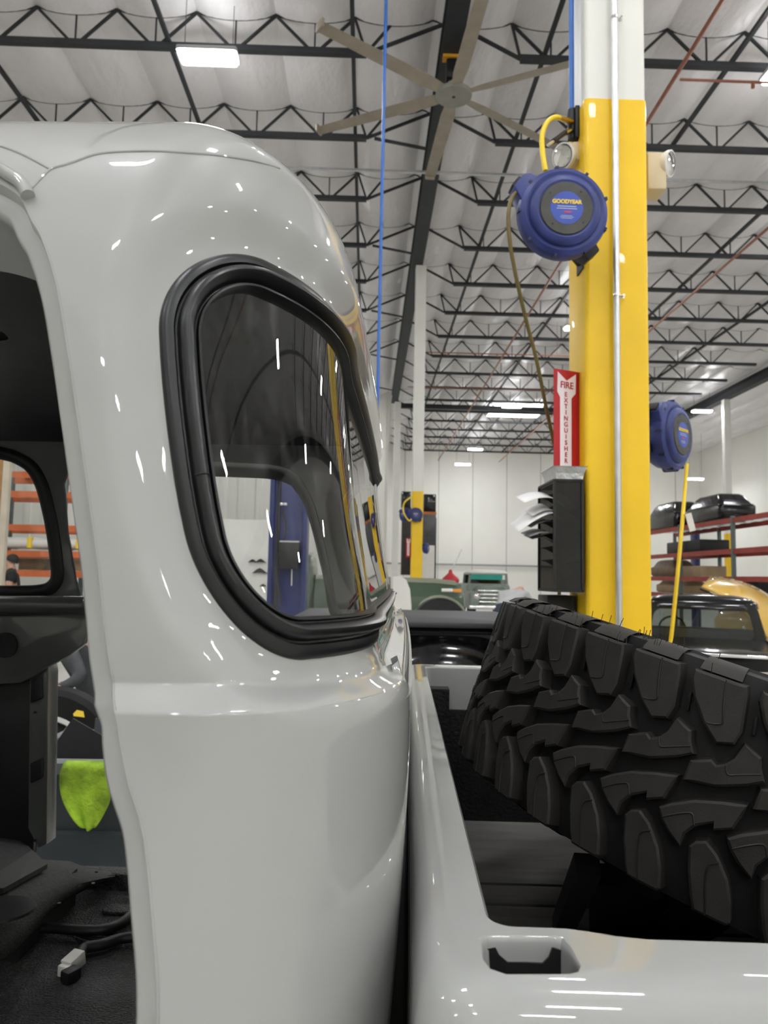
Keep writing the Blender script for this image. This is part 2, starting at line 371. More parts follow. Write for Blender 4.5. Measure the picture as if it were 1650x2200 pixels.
def rowat(x):
    x = np.atleast_1d(np.asarray(x, float)); n = len(ROWS); i = np.clip(np.floor(x).astype(int), 0, n-2); t = (x-i)[:, None]
    p1 = ROWS[i]; p2 = ROWS[i+1]; p0 = np.where((i > 0)[:, None], ROWS[np.maximum(i-1, 0)], 2*p1-p2); p3 = np.where((i < n-2)[:, None], ROWS[np.minimum(i+2, n-1)], 2*p2-p1)
    r = .5*((2*p1)+(-p0+p2)*t+(2*p0-5*p1+4*p2-p3)*t*t+(-p0+3*p1-3*p2+p3)*t**3)
    w = r[:, 0]; s = np.clip((-.0635-w)/.0145, 0, 1); s = .0125*(s*s*(3-2*s)*.12+s*.88)      # belt ledge
    r[:, 1] -= s; r[:, 2] += s*.72
    return r
_th = np.linspace(0, np.pi/2, 801)
_sx = np.concatenate([[0], np.cumsum(np.hypot(np.diff(.62*np.sin(_th)), np.diff(1-np.cos(_th))))]); _sx /= _sx[-1]
UF = -1.5
def sect(g, row):
    """g: 0 centre of the back .. 1 corner begins .. 2 corner ends .. 3 front end of the side (arrays)"""
    w, vs, ub, au, av = row; g = np.asarray(g, float); vc = vs+av; uc = ub-au
    u = np.empty_like(g); v = np.empty_like(g)
    m = g <= 1; v[m] = VM+(vc-VM)*g[m]; u[m] = ub+.004*(1-g[m]**2)
    m = (g > 1) & (g <= 2); th = np.interp(2-g[m], _sx, _th); v[m] = vc-av*np.cos(th); u[m] = uc+au*np.sin(th)
    m = g > 2; v[m] = vs; u[m] = uc+(UF-uc)*(g[m]-2)
    return u, v
LB, LC = VM-.68, .31
_tt = np.linspace(0, len(ROWS)-1, 4001); _ww = rowat(_tt)[:, 0]
def rec(a):
    """the rear glass sits a little deeper across the back than at the corner"""
    t = np.clip((.68-np.abs(a))/.28, 0, 1); return .013*t*t*(3-2*t)
def S(p, w):
    """surface point from developed length p (from the centre of the back) and height w"""
    row = rowat(np.interp(w, _ww, _tt))[0]; a = abs(p)
    if a <= LB: g = a/LB
    elif a <= LB+LC: g = 1+(a-LB)/LC
    else: g = 2+(a-LB-LC)/((row[2]-row[3])-UF)
    u, v = sect(np.array([g]), row); u, v = float(u[0]), float(v[0])
    if p < 0: v = 2*VM-v
    return Vector((u-rec(a), v, w+EYE))
def SN(p, w, e=.002):
    a = S(p+e, w)-S(p-e, w); b = S(p, w+e)-S(p, w-e); n = a.cross(b).normalized()
    return -n if n.dot(Vector((-.6, VM, EYE-.2))-S(p, w)) > 0 else n
WC, WH, WP, WR = .0915, .1435, .761, .078
def sdwin(p, w):
    qx = np.abs(p)-(WP-WR); qy = np.abs(w-WC)-(WH-WR)
    return np.hypot(np.maximum(qx, 0), np.maximum(qy, 0))+np.minimum(np.maximum(qx, qy), 0)-WR
def sdpoly(P, x, y):
    P = np.asarray(P, float); d = np.full(x.shape, 1e9); ins = np.zeros(x.shape, bool); n = len(P)
    for i in range(n):
        a, b = P[i], P[(i+1) % n]; e = b-a; px, py = x-a[0], y-a[1]; t = np.clip((px*e[0]+py*e[1])/max(e@e, 1e-12), 0, 1)
        d = np.minimum(d, np.hypot(px-t*e[0], py-t*e[1]))
        c = ((a[1] > y) != (b[1] > y)); xx = a[0]+(y-a[1])*(b[0]-a[0])/((b[1]-a[1]) if b[1] != a[1] else 1e-12); ins ^= c & (x < xx)
    return np.where(ins, -d, d)
# ---- grid
tau = np.concatenate([np.arange(0, 4, .1), np.arange(4, 4.35, .04), np.arange(4.35, 4.75, .010), np.arange(4.75, 5, .03), np.arange(5, 10, .05), np.arange(10, 14, .06), np.linspace(14, 16, 24)])
tau = np.unique(np.round(tau, 4)); tau = tau[np.concatenate([[True], np.diff(tau) > .004])]; rows = rowat(tau)
gh = np.concatenate([np.linspace(0, 1, 34)[:-1], np.linspace(1, 2, 80)[:-1], 2+np.linspace(0, 1, 64)**1.35])
gs = np.concatenate([gh[::-1], -gh[1:]])
nr, nc = len(tau), len(gs)
U = np.zeros((nr, nc)); V = np.zeros((nr, nc)); Wz = np.zeros((nr, nc)); PP = np.zeros((nr, nc))
for i, rw in enumerate(rows):
    u, v = sect(np.abs(gs), rw); U[i] = u; V[i] = np.where(gs < 0, 2*VM-v, v); Wz[i] = rw[0]
    a = np.abs(gs); uc = rw[2]-rw[3]
    PP[i] = np.where(a <= 1, a*LB, np.where(a <= 2, LB+(a-1)*LC, LB+LC+(a-2)*(uc-UF)))
P3 = np.stack([U, V, Wz], -1)
du = np.gradient(P3, axis=1); dw = np.gradient(P3, axis=0); NN = np.cross(du, dw); NN /= np.maximum(np.linalg.norm(NN, axis=2, keepdims=True), 1e-9)
cen = np.array([-.5, VM, -.1]); sgn = np.sign(np.sum(NN*(P3-cen), axis=2, keepdims=True)); NN *= sgn
SW = sdwin(PP, Wz)
# stamped flare that sinks toward the window
k = np.clip(1-SW/.040, 0, 1); P3 = P3-NN*((.0085+rec(PP))*k*k*(3-2*k))[..., None]
tree = BVHTree.FromPolygons([Vector(p) for p in P3.reshape(-1, 3)+np.array([0, 0, EYE])],
    [(i*nc+j, i*nc+j+1, (i+1)*nc+j+1, (i+1)*nc+j) for i in range(nr-1) for j in range(nc-1)])
def hit(px, py):
    return tree.ray_cast(Vector((0, 0, EYE)), lray(px, py).normalized())[0:2]
# ---- door opening (u, w) traced on the side, windshield opening
DPX = [(338, 2200), (336, 2098), (324, 1961), (315, 1859), (303, 1774), (275, 1689), (258, 1600), (249, 1540), (242, 1471), (222, 1336), (210, 1214), (191, 1080), (166, 900), (147, 770), (125, 636), (109, 571), (96, 531), (82, 495), (67, 473), (47, 428), (20, 406), (-20, 385), (-80, 366), (-160, 355)]
dpts = []
for q in DPX:
    h = hit(*q)[0]
    dpts.append((h.x, h.z-EYE))
dpts = [(p.x, p.y) for p in spline([(a, b, 0) for a, b in dpts], 4)]
lx, lz = dpts[-1]; fx, fz = dpts[0]
DOOR = [(fx+.004, -.745), (fx+.002, fz-.15)]+dpts+[(lx-.12, lz+.004), (-.80, lz-.002), (-.845, lz-.02), (-.865, lz-.06), (-.858, .1), (-.835, -.02), (-.815, -.10), (-.82, -.13), (-.86, -.165), (-.905, -.20), (-.915, -.26), (-.918, -.745)]
WPX = [(-60, 958), (0, 972), (35, 982), (68, 1003), (90, 1040), (104, 1090), (114, 1140), (122, 1200), (124, 1240), (110, 1262), (85, 1270), (40, 1272), (-60, 1272)]
wpts = []
for q in WPX:
    d = lray(*q); p = d*(1.875/d.y); wpts.append((p.x, p.z))
WSH = wpts+[(UF-.2, wpts[-1][1]), (UF-.2, wpts[0][1])]
side = np.abs(gs)[None, :] > 1.8
fW = SW+.010
fD = np.where(side, sdpoly(DOOR, P3[..., 0], P3[..., 2]), 1.)
fS = np.where(side, sdpoly(WSH, P3[..., 0], P3[..., 2]), 1.)
FV = np.minimum(np.minimum(fW, fD), fS)
def clip_grid(P, F, nr, nc):
    """keep F > 0, cutting the cells on the zero line"""
    P = P.reshape(-1, 3); F = F.reshape(-1); vs = []; vid = {}; fs = []
    def vert(i):
        if i not in vid: vid[i] = len(vs); vs.append(P[i])
        return vid[i]
    def cut(i, j):
        kx = (min(i, j), max(i, j))
        if kx not in vid:
            t = F[i]/(F[i]-F[j]); t = min(max(t, .02), .98); vid[kx] = len(vs); vs.append(P[i]+(P[j]-P[i])*t)
        return vid[kx]
    for r in range(nr-1):
        for c in range(nc-1):
            q = (r*nc+c, r*nc+c+1, (r+1)*nc+c+1, (r+1)*nc+c); s = [F[i] > 0 for i in q]
            if all(s): fs.append([vert(i) for i in q]); continue
            if not any(s): continue
            f = []
            for a in range(4):
                i, j = q[a], q[(a+1) % 4]
                if s[a]: f.append(vert(i))
                if s[a] != s[(a+1) % 4]: f.append(cut(i, j))
            if len(f) > 2: fs.append(f)
    return vs, fs
PZW = P3+np.array([0, 0, EYE])
vs, fs = clip_grid(PZW, FV, nr, nc)
m = MB(); m.add(vs, fs)
shell = m.build('cab_shell', PAINT, truck, smooth=True, fix=False, angle=60)
# outward normals
me = shell.data; pc = me.polygons[len(me.polygons)//2]
if pc.normal.dot(pc.center-Vector((-.5, VM, EYE-.1))) < 0: me.flip_normals()
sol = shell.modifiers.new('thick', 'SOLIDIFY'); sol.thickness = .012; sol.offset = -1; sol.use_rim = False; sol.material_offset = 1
shell.data.materials.append(mat('inner_shaded_paint', (.12, .125, .118), rough=.35, coat=.6, noise=.05))  # body grey darkened inside, cab shade put into the colour
tag(shell, 'light grey gloss cab body with rounded corner')
# ---- rear window: glass + rubber gasket
def contour(n=56):
    out = []
    for cx, cy, a in ((WP-WR, WC+WH-WR, 0), (-(WP-WR), WC+WH-WR, 90), (-(WP-WR), WC-WH+WR, 180), (WP-WR, WC-WH+WR, 270)):
        for q in range(25):
            t = math.radians(a+90*q/24); out.append((cx+WR*math.cos(t), cy+WR*math.sin(t), math.cos(t), math.sin(t)))
        ex, ey, exn, eyn = out[-1]
        nxt = {0: (-(WP-WR), WC+WH, 0, 1), 90: (-WP, WC-WH+WR, -1, 0), 180: (WP-WR, WC-WH, 0, -1), 270: (WP, WC+WH-WR, 1, 0)}[a]
        cnt = 80 if a in (0, 180) else 8
        for q in range(1, cnt): t = q/cnt; out.append((ex+(nxt[0]-ex)*t, ey+(nxt[1]-ey)*t, exn, eyn))
    return out
prof = [(.0005, -.016), (.0005, -.0085), (-.0015, -.0055), (-.005, -.0045), (-.0085, -.004), (-.0100, -.0075), (-.0112, -.0075), (-.0122, -.001), (-.0145, .0025), (-.0175, .003), (-.0200, .0005), (-.0218, -.0045), (-.0228, -.0075), (-.0236, -.0075), (-.0246, -.0045), (-.0262, -.0045), (-.0272, -.008), (-.0272, -.016)]
loops = [[] for _ in prof]
for p, w, a, b in contour():
    for q, (o, h) in enumerate(prof):
        pp, ww = p+a*o, w+b*o; loops[q].append(S(pp, ww)+SN(pp, ww)*h)
rw = MB()
n1, n2 = 200, 48
gp = np.linspace(-WP+.01, WP-.01, n1); gw = np.linspace(WC-WH+.01, WC+WH-.01, n2); G3 = np.zeros((n2, n1, 3)); GF = np.zeros((n2, n1))
for j, w in enumerate(gw):
    for i, p in enumerate(gp):
        G3[j, i] = S(p, w)+SN(p, w)*(-.011); GF[j, i] = -.022-sdwin(np.array([p]), np.array([w]))[0]
vs, fs = clip_grid(G3, GF, n2, n1); rw.add(vs, fs)
glass = tag(rw.build('rear_window', GLASS, truck, smooth=True, fix=False, angle=80), 'curved wraparound rear glass')
_pc = glass.data.polygons[len(glass.data.polygons)//3]
if _pc.normal.dot(_pc.center-Vector((-.6, VM, EYE+.1))) < 0: glass.data.flip_normals()
gk = MB(); gk.loft(loops); jl = MB().tube([S(WP+o_, .060+k_*.0004)+SN(WP+o_, .060)*(h_+.0004) for k_, (o_, h_) in enumerate(prof[7:13])], .0006, 6)
gko = tag(gk.build('window_gasket', RUBBER, glass, smooth=True, angle=50), 'black rubber gasket with rounded bead')
jl.build('gasket_joint', BLACK, glass)
# ---- door-opening flange, near and far
def flange(curve, mirror, name):
    pts = [];
    for u, w in curve:
        r_ = rowat(np.interp(w, _ww, _tt))[0]; v = r_[1]; pts.append(Vector((u, v, w+EYE)))
    L = [[] for _ in range(8)]
    vsm = lambda w: float(np.mean(rowat(np.interp(w+np.linspace(-.035, .035, 15), _ww, _tt))[:, 1]))
    for i, c in enumerate(pts):
        t = (pts[min(i+1, len(pts)-1)]-pts[max(i-1, 0)]).normalized()
        w = c.z-EYE; dv = (vsm(w+.01)-vsm(w-.01))/.02
        n = Vector((0, -1, dv)).normalized(); b = n.cross(t).normalized()
        if b.x > 0 and abs(b.x) > .5 or (abs(b.x) <= .5 and b.z > 0): b = -b
        for q, (bb, h) in enumerate(((-.0012, .0001), (.0002, -.0006), (.0012, -.003), (.0022, -.0075), (.0125, -.009), (.0145, -.011), (.0150, -.020), (.0150, -.075))):
            p = (c if q < 2 else Vector((c.x, max(vsm(w), c.y-.001), c.z)))+b*bb+n*h
            if mirror: p.y = 2*VM-p.y
            L[q].append(p)
    m = MB(); m.loft(L, closed=False); return m.build(name, PAINT, truck, smooth=True, angle=50)
crv = [(fx+.004, -.70), (fx+.003, -.5)]+dpts+[(lx-.12, lz+.004), (lx-.25, lz+.004), (-.80, lz-.002)]
flange(crv, False, 'door_flange'); flange(crv, True, 'door_flange')
# ---- roof seams (raised beads on the skin) and drip rail
for nm, L in (('roof_seam', [(47, 426), (80, 392), (109, 364), (140, 354), (165, 346), (195, 335), (225, 329), (270, 326), (320, 325), (370, 326.5), (425, 330), (500, 338), (555, 348), (600, 361), (645, 381)]), ('roof_seam', [(109, 364), (75, 345), (40, 328), (0, 314), (-60, 300)])):
    path = []
    for q in L:
        h, n = hit(*q)
        if h: path.append(h)
    if len(path) > 2: MB().tube(spline(path, 5), .0011, 8).build(nm, PAINT, truck, smooth=True)
path = []
for u, w in crv[2:]:
    if w > .262 and u < dpts[-18][0] + 1: path.append((u, w))
hd = [(u, w) for u, w in crv if w > lz-.055 and u < dpts[-20][0]]
pth = []
for u, w in hd:
    r_ = rowat(np.interp(w+.010, _ww, _tt))[0]; pth.append(Vector((u, r_[1]-.003, w+.010+EYE)))
if len(pth) > 3: MB().tube(pth, [.0046]*(1) + [.0046]*(len(pth)-2)+[.0046], 12).build('drip_rail', PAINT, truck, smooth=True)
# ---- headliner
sel = np.where(rows[:, 0] > .338)[0]; i0 = sel[0]
H3 = PZW[i0:]-NN[i0:]*.03; H3[..., 2] -= .004
m = MB(); nn = nr-i0; m.add(H3.reshape(-1, 3), [(i*nc+j, i*nc+j+1, (i+1)*nc+j+1, (i+1)*nc+j) for i in range(nn-1) for j in range(nc-1)])
LINER = mat('black_headliner', (.010, .0105, .012), rough=.55, noise=.2, nscale=4, bump=.1, bscale=12)
tag(m.build('headliner', LINER, truck, smooth=True, fix=False), 'black sound-deadened headliner')
# ---- cab floor, sill, inner far side
FZ = EYE-.755
LINEX = mat('textured_bedliner', (.030, .030, .030), rough=.42, noise=.35, nscale=60, bump=.9, bscale=220, detail=2)
MB().box((-.78, VM, FZ-.02), (1.5, 1.42, .04)).build('cab_floor', LINEX, truck)
m = MB().box((-.75, 1.86, FZ+.012), (1.3, .05, .045)); m.build('door_sill', LINEX, truck, bevel=.006)
INNER = mat('inner_trim_shaded_paint', (.085, .09, .085), rough=.3, coat=.5, noise=.1, nscale=5)  # inner parts get a darkened grey that carries the cab's shade
m = MB()
for a, b in (((118, 1925), (190, 1925)), ((150, 1905), (205, 1905))): pass
for cx, cy in ((-.60, 1.72), (-.57, 1.63)):
    m.prism([(x, y) for x, y in rrect(cx-.055, cx+.055, cy-.022, cy+.022, .015)], FZ, FZ+.008)
m.build('floor_emboss', LINEX, truck, bevel=.003)
m = MB().prism([(-.44, 1.30), (-.40, 1.30), (-.345, 1.80), (-.385, 1.80)], FZ, FZ+.001); m.build('floor_gap_dark', BLACK, truck)  # flat black strip paints the dark of a groove in the floor
# far lower A-pillar: hinge post with pockets, kick panel with vent hole, cowl ledge
def farpoly(pxs, v): return [PV(x, y, v) for x, y in pxs]
def slab(name, pxs, v, th, m_, parent=truck, bevel=.003):
    L = farpoly(pxs, v); b = MB(); n = len(L); B = [p+Vector((0, th, 0)) for p in L]
    b.add(L+B, [tuple(range(n)), tuple(range(2*n-1, n-1, -1))]+[(i, (i+1) % n, n+(i+1) % n, n+i) for i in range(n)])
    return b.build(name, m_, parent, bevel=bevel)
slab('kick_panel', [(-120, 1330), (188, 1318), (192, 1352), (180, 1385), (150, 1408), (118, 1425), (95, 1437), (70, 1455), (40, 1468), (-120, 1475)], 1.80, .02, INNER)
def ring(px, py, rpx, v, name, m_, th=.004):
    c = PV(px, py, v); r_ = rpx/FPX*v
    return MB().lathe([(0, 0), (r_, 0), (r_, th), (0, th)], 28, frame(c, (0, -1, 0))).build(name, m_, truck, smooth=True)
ring(12, 1386, 27, 1.797, 'vent_opening', BLACK)
for pxs in ([(63, 1455), (102, 1420), (106, 1445), (100, 1815), (82, 1822), (60, 1780)],):
    slab('hinge_post', pxs, 1.82, .05, INNER)
for pxs in ([(66, 1462), (88, 1452), (90, 1500), (64, 1512)], [(64, 1640), (90, 1628), (90, 1672), (64, 1684)]):
    slab('hinge_pocket', pxs, 1.812, .01, BLACK)
for y in (1530, 1805): ring(76, y, 2.5, 1.816, 'bolt_hole', BLACK)
c0, c1 = PV(-150, 1300, 1.79), PV(183, 1300, 1.79)
MB().tube([c0, c1, c1+Vector((.01, .03, -.01))], .022, 14).build('cowl_ledge', INNER, truck, smooth=True)
slab('firewall_side', [(-150, 1455), (72, 1448), (72, 1850), (-150, 1870)], 1.845, .012, BLACK)
# far windshield gasket and glass
gl = [];
for q in WPX:
    d_ = PV(q[0], q[1], 1.872); v_ = 2*VM-rowat(np.interp(d_.z-EYE, _ww, _tt))[0][1]-.010; gl.append(PV(q[0], q[1], v_))
ws = MB().tube(spline(gl, 5), .0175, 12).build('windshield_gasket', BLACK, truck, smooth=True)
b = MB(); n = len(gl); b.add([p+Vector((0, .012, 0)) for p in gl], [tuple(range(n))]); b.build('windshield_glass', GLASS2, truck)
# sun visor bracket pocket on the far header
slab('visor_pocket', [(101, 955), (140, 948), (147, 995), (128, 1008), (112, 985)], 1.862, .004, INNER, bevel=.001)
c = PV(129, 975, 1.860); MB().prism(rrect(-.010, .010, -.021, .021, .0095), 0, .003, frame(c, (0, -1, 0), (1, 0, 0))).build('visor_slot', BLACK, truck)

# raised pinch flange down the back corner of the cab
for sg_ in (1, -1):
    L = [[] for _ in range(6)]
    for w in np.linspace(-.072, -.62, 40):
        pc_ = .470+.03*min(1, (-.072-w)/.10)
        for q, (o_, h_) in enumerate(((-.030, -.001), (-.024, .0045), (-.018, .006), (.010, .006), (.016, .0045), (.022, -.001))):
            L[q].append(S(sg_*(pc_+o_), w)+SN(sg_*(pc_+o_), w)*h_)
    MB().loft(L, closed=False).build('back_flange', PAINT, truck, smooth=True, angle=60)
# hood, front fenders and windshield ahead of the cab
def fsec(u, hw, top, low=-.95): return [Vector((u, VM+y, EYE+w)) for y, w in ((-hw, low), (-hw-.01, low+.4), (-hw, -.30), (-hw+.10, -.20), (-.42, top-.03), (-.2, top), (.2, top), (.42, top-.03), (hw-.10, -.20), (hw, -.30), (hw+.01, low+.4), (hw, low))]
MB().loft([fsec(-1.49, .73, -.12), fsec(-1.9, .73, -.13), fsec(-2.5, .70, -.16), fsec(-2.75, .64, -.22), fsec(-2.85, .5, -.3)], cap=True).build('hood', PAINT, truck, smooth=True, angle=50)
MB().add([(-1.46, .52, EYE-.08), (-1.46, 2*VM-.52, EYE-.08), (-1.30, 2*VM-.60, EYE+.29), (-1.30, .60, EYE+.29)], [(0, 1, 2, 3)]).build('windshield_glass', GLASS2, truck)
MB().tube([(-1.40, .50, EYE-.12), (-1.44, .9, EYE-.10), (-1.44, 2*VM-.9, EYE-.10), (-1.40, 2*VM-.50, EYE-.12)], .05, 12).build('dashboard', INNER, truck, smooth=True)
# ------------------------------------------------------------------ pickup bed
RZ = EYE-.215
def bedloop(t, z, jog):
    a = (.0590, 2.15, .4890, 1.842); b = (.0235, 2.20, .4300, 1.90)
    x0, x1, y0, y1 = [p+(q-p)*t for p, q in zip(a, b)]; r_ = .016+(.012)*max(0, t)
    L = []
    base = rrect(x0, x1, y0, y1, r_, 6)
    # refine the near edge so the inner lip can step toward the camera
    out = []
    for i, p in enumerate(base):
        out.append(p); q = base[(i+1) % len(base)]
        if abs(p[1]-y0) < 1e-6 and abs(q[1]-y0) < 1e-6 and abs(p[0]-q[0]) > .5:
            for k in range(1, 40):
                s = (k/40)**2.2; out.append((p[0]+(q[0]-p[0])*s, p[1]))
    for x, y in out:
        if jog and y < .8:
            s = min(max((x-.10)/.05, 0), 1); y = y-.011*jog*s*s*(3-2*s)
        L.append(Vector((x, y, z)))
    return L
# rrect runs clockwise in a fixed order so every loop matches
stations = [(-.02, RZ-.10, 1), (-.02, RZ-.012, 1), (-.01, RZ-.003, 1), (.05, RZ, 1), (.3, RZ, .7), (.8, RZ, .2), (1.0, RZ-.001, 0), (1.15, RZ-.005, 0), (1.28, RZ-.014, 0), (1.36, RZ-.03, 0), (1.40, RZ-.06, 0), (1.40, RZ-.52, 0), (1.0, RZ-.52, 0), (.9, RZ-.10, 0)]
m = MB(); loops = [bedloop(*s) for s in stations]; m.loft(loops+[loops[0]])
bed = m.build('bed_rail', PAINT, truck, smooth=False)
bm = bmesh.new(); bm.from_mesh(bed.data); bmesh.ops.remove_doubles(bm, verts=bm.verts, dist=1e-6); bmesh.ops.recalc_face_normals(bm, faces=bm.faces); bm.to_mesh(bed.data); bm.free()
tag(bed, 'light grey bed rail with stake pocket')
# stake pocket
pc = [PZ(*q, RZ) for q in ((1036, 2018), (1046, 2012), (1180, 2012), (1205, 2016), (1222, 2036), (1242, 2074), (1238, 2084), (1220, 2088), (1090, 2088), (1058, 2078), (1044, 2060))]
cx = sum(p.x for p in pc)/len(pc); cy = sum(p.y for p in pc)/len(pc)
def grow(k): return [Vector((cx+(p.x-cx)*k, cy+(p.y-cy)*k, 0)) for p in pc]
ct = MB(); lv = []
for k, z in ((1.07, RZ+.004), (1.07, RZ+.0001), (1.03, RZ-.0012), (1.005, RZ-.004), (.99, RZ-.008), (.98, RZ-.05)):
    lv.append([Vector((p.x, p.y, z)) for p in grow(k)])
ct.loft(lv, cap=True); cut = ct.build('cutter', PAINT)
cut.parent = truck
bo = bed.modifiers.new('pocket', 'BOOLEAN'); bo.object = cut; bo.operation = 'DIFFERENCE'; bo.solver = 'EXACT'
bpy.context.view_layer.update()
dg = bpy.context.evaluated_depsgraph_get(); ev = bpy.data.meshes.new_from_object(bed.evaluated_get(dg))
if len(ev.polygons) > 50:
    bed.modifiers.clear(); old = bed.data; bed.data = ev; ev.name = 'bed_rail'
bpy.data.objects.remove(cut)
shade(bed.data, 32)
m = MB(); lo = [Vector((p.x, p.y, RZ-.049)) for p in grow(.97)]; n = len(lo)
m.add(lo, [tuple(range(n))]); m.build('pocket_hole_dark', BLACK, truck)  # black floor plate stands in for the dark of the hole
# black plate on the pocket's far wall paints its dark cavity
vf = max(p.y for p in grow(.98))-.0008
L = [PV(x, y, vf) for x, y in ((1045, 2036), (1064, 2033), (1072, 2049), (1090, 2065), (1130, 2066), (1165, 2068), (1178, 2055), (1186, 2034), (1214, 2042), (1216, 2100), (1090, 2100), (1047, 2100))]
L = [Vector((p.x, p.y, max(p.z, RZ-.048))) for p in L]; n = len(L)
MB().add([p-Vector((0, .0015, 0)) for p in L]+L, [tuple(range(n)), tuple(range(2*n-1, n-1, -1))]+[(i_, (i_+1) % n, n+(i_+1) % n, n+i_) for i_ in range(n)]).build('pocket_dark', BLACK, truck)
# black inner walls and ribbed floor
BEDB = mat('black_bed_liner', (.012, .012, .0125), rough=.5, noise=.3, nscale=12, bump=.3, bscale=150)
BEDF = mat('bed_floor_grey', (.13, .125, .115), rough=.5, noise=.25, nscale=6, bump=.35, bscale=180, stretch=(1, 8, 8))
BF = EYE-.63
m = MB(); m.box((1.1, 1.835, (BF+RZ-.1)/2), (2.1, .012, RZ-.1-BF)).box((.065, VM, (BF+RZ-.1)/2), (.012, 1.34, RZ-.1-BF)).box((1.1, .495, (BF+RZ-.1)/2), (2.1, .012, RZ-.1-BF)).box((2.14, VM, (BF+RZ-.1)/2), (.012, 1.34, RZ-.1-BF))
m.build('bed_wall', BEDB, truck)
MB().box((.092, 1.81, (BF+RZ-.03)/2), (.045, .05, RZ-.06-BF)).build('corner_post', BEDB, truck)
MB().box((1.1, VM, BF-.012), (2.1, 1.34, .02)).build('bed_floor', BEDB, truck)
k = 0
for y in np.arange(.52, 1.62, .098):
    MB().box((1.1, y+.045, BF+.002), (2.05, .088, .014)).build('floor_plank', BEDF, truck, bevel=.003); k += 1
L = [[Vector((x, 1.66+.17*t, BF+.004+.055*(1-math.cos(t*math.pi/2)))) for t in (0, .2, .4, .6, .8, 1)] for x in (.08, 2.1)]
MB().loft(L, closed=False).build('floor_cove', BEDF, truck, smooth=True)
# body side of bed below rail, gap darkness: front wall of bed is the rail's own face; cab back lower skirt
MB().box((.005, VM, .84), (.07, 1.52, .02)).build('gap_dark_plate', BLACK, truck)  # black plate added so the gap behind the cab stays dark
# chassis under the truck so it rests on the floor
m = MB()
for y in (.78, 1.55): m.bar((-1.4, y, .52), (2.2, y, .52), .08, .14)
for x in (-1.3, -.2, .9, 2.0): m.bar((x, .78, .52), (x, 1.55, .52), .08, .10)
m.build('chassis', BLACK, truck)
for x in (-1.2, 1.35):
    for y, s in ((.62, -1), (1.71, 1)):
        M_ = frame((x, y, .40), (0, s, 0))
        w_ = MB().lathe([(.20, -.10), (.36, -.11), (.395, -.08), (.40, 0), (.395, .08), (.36, .11), (.20, .10)], 40, M_, close=True).build('wheel', TYRE_BASE, truck, smooth=True)
        MB().lathe([(0, .05), (.18, .05), (.20, .10), (.20, -.10), (0, -.10)], 32, M_).build('rim', CHROME, w_, smooth=True)

# ------------------------------------------------------------------ spare tyre
TC = Vector((.5638, 1.272, EYE-.2909)); TAX = Vector((.32, -.02, 1.)).normalized()
E1 = TAX.cross(Vector((0, 1, 0))).normalized(); E2 = TAX.cross(E1)
tyre = thing('spare_tyre', 'huge black off-road tyre with chunky tread blocks lying tilted in the truck bed', 'tyre')
RT = Matrix.Rotation(-TA, 4, 'Z')
TM = RT @ Matrix(((E1.x, E2.x, TAX.x, TC.x), (E1.y, E2.y, TAX.y, TC.y), (E1.z, E2.z, TAX.z, TC.z), (0, 0, 0, 1)))
tyre.matrix_world = TM
TR = .45; RB = TR-.019
prof = [(.235, -.10), (.25, -.115), (.30, -.132), (.36, -.142), (.405, -.140), (.425, -.136), (RB-.004, -.128), (RB, -.10), (RB+.001, 0), (RB, .10), (RB-.004, .128), (.425, .136), (.405, .140), (.36, .142), (.30, .132), (.25, .115), (.235, .10)]
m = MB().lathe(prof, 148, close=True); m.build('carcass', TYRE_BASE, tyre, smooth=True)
m = MB()
for i in range(0, 5): pass
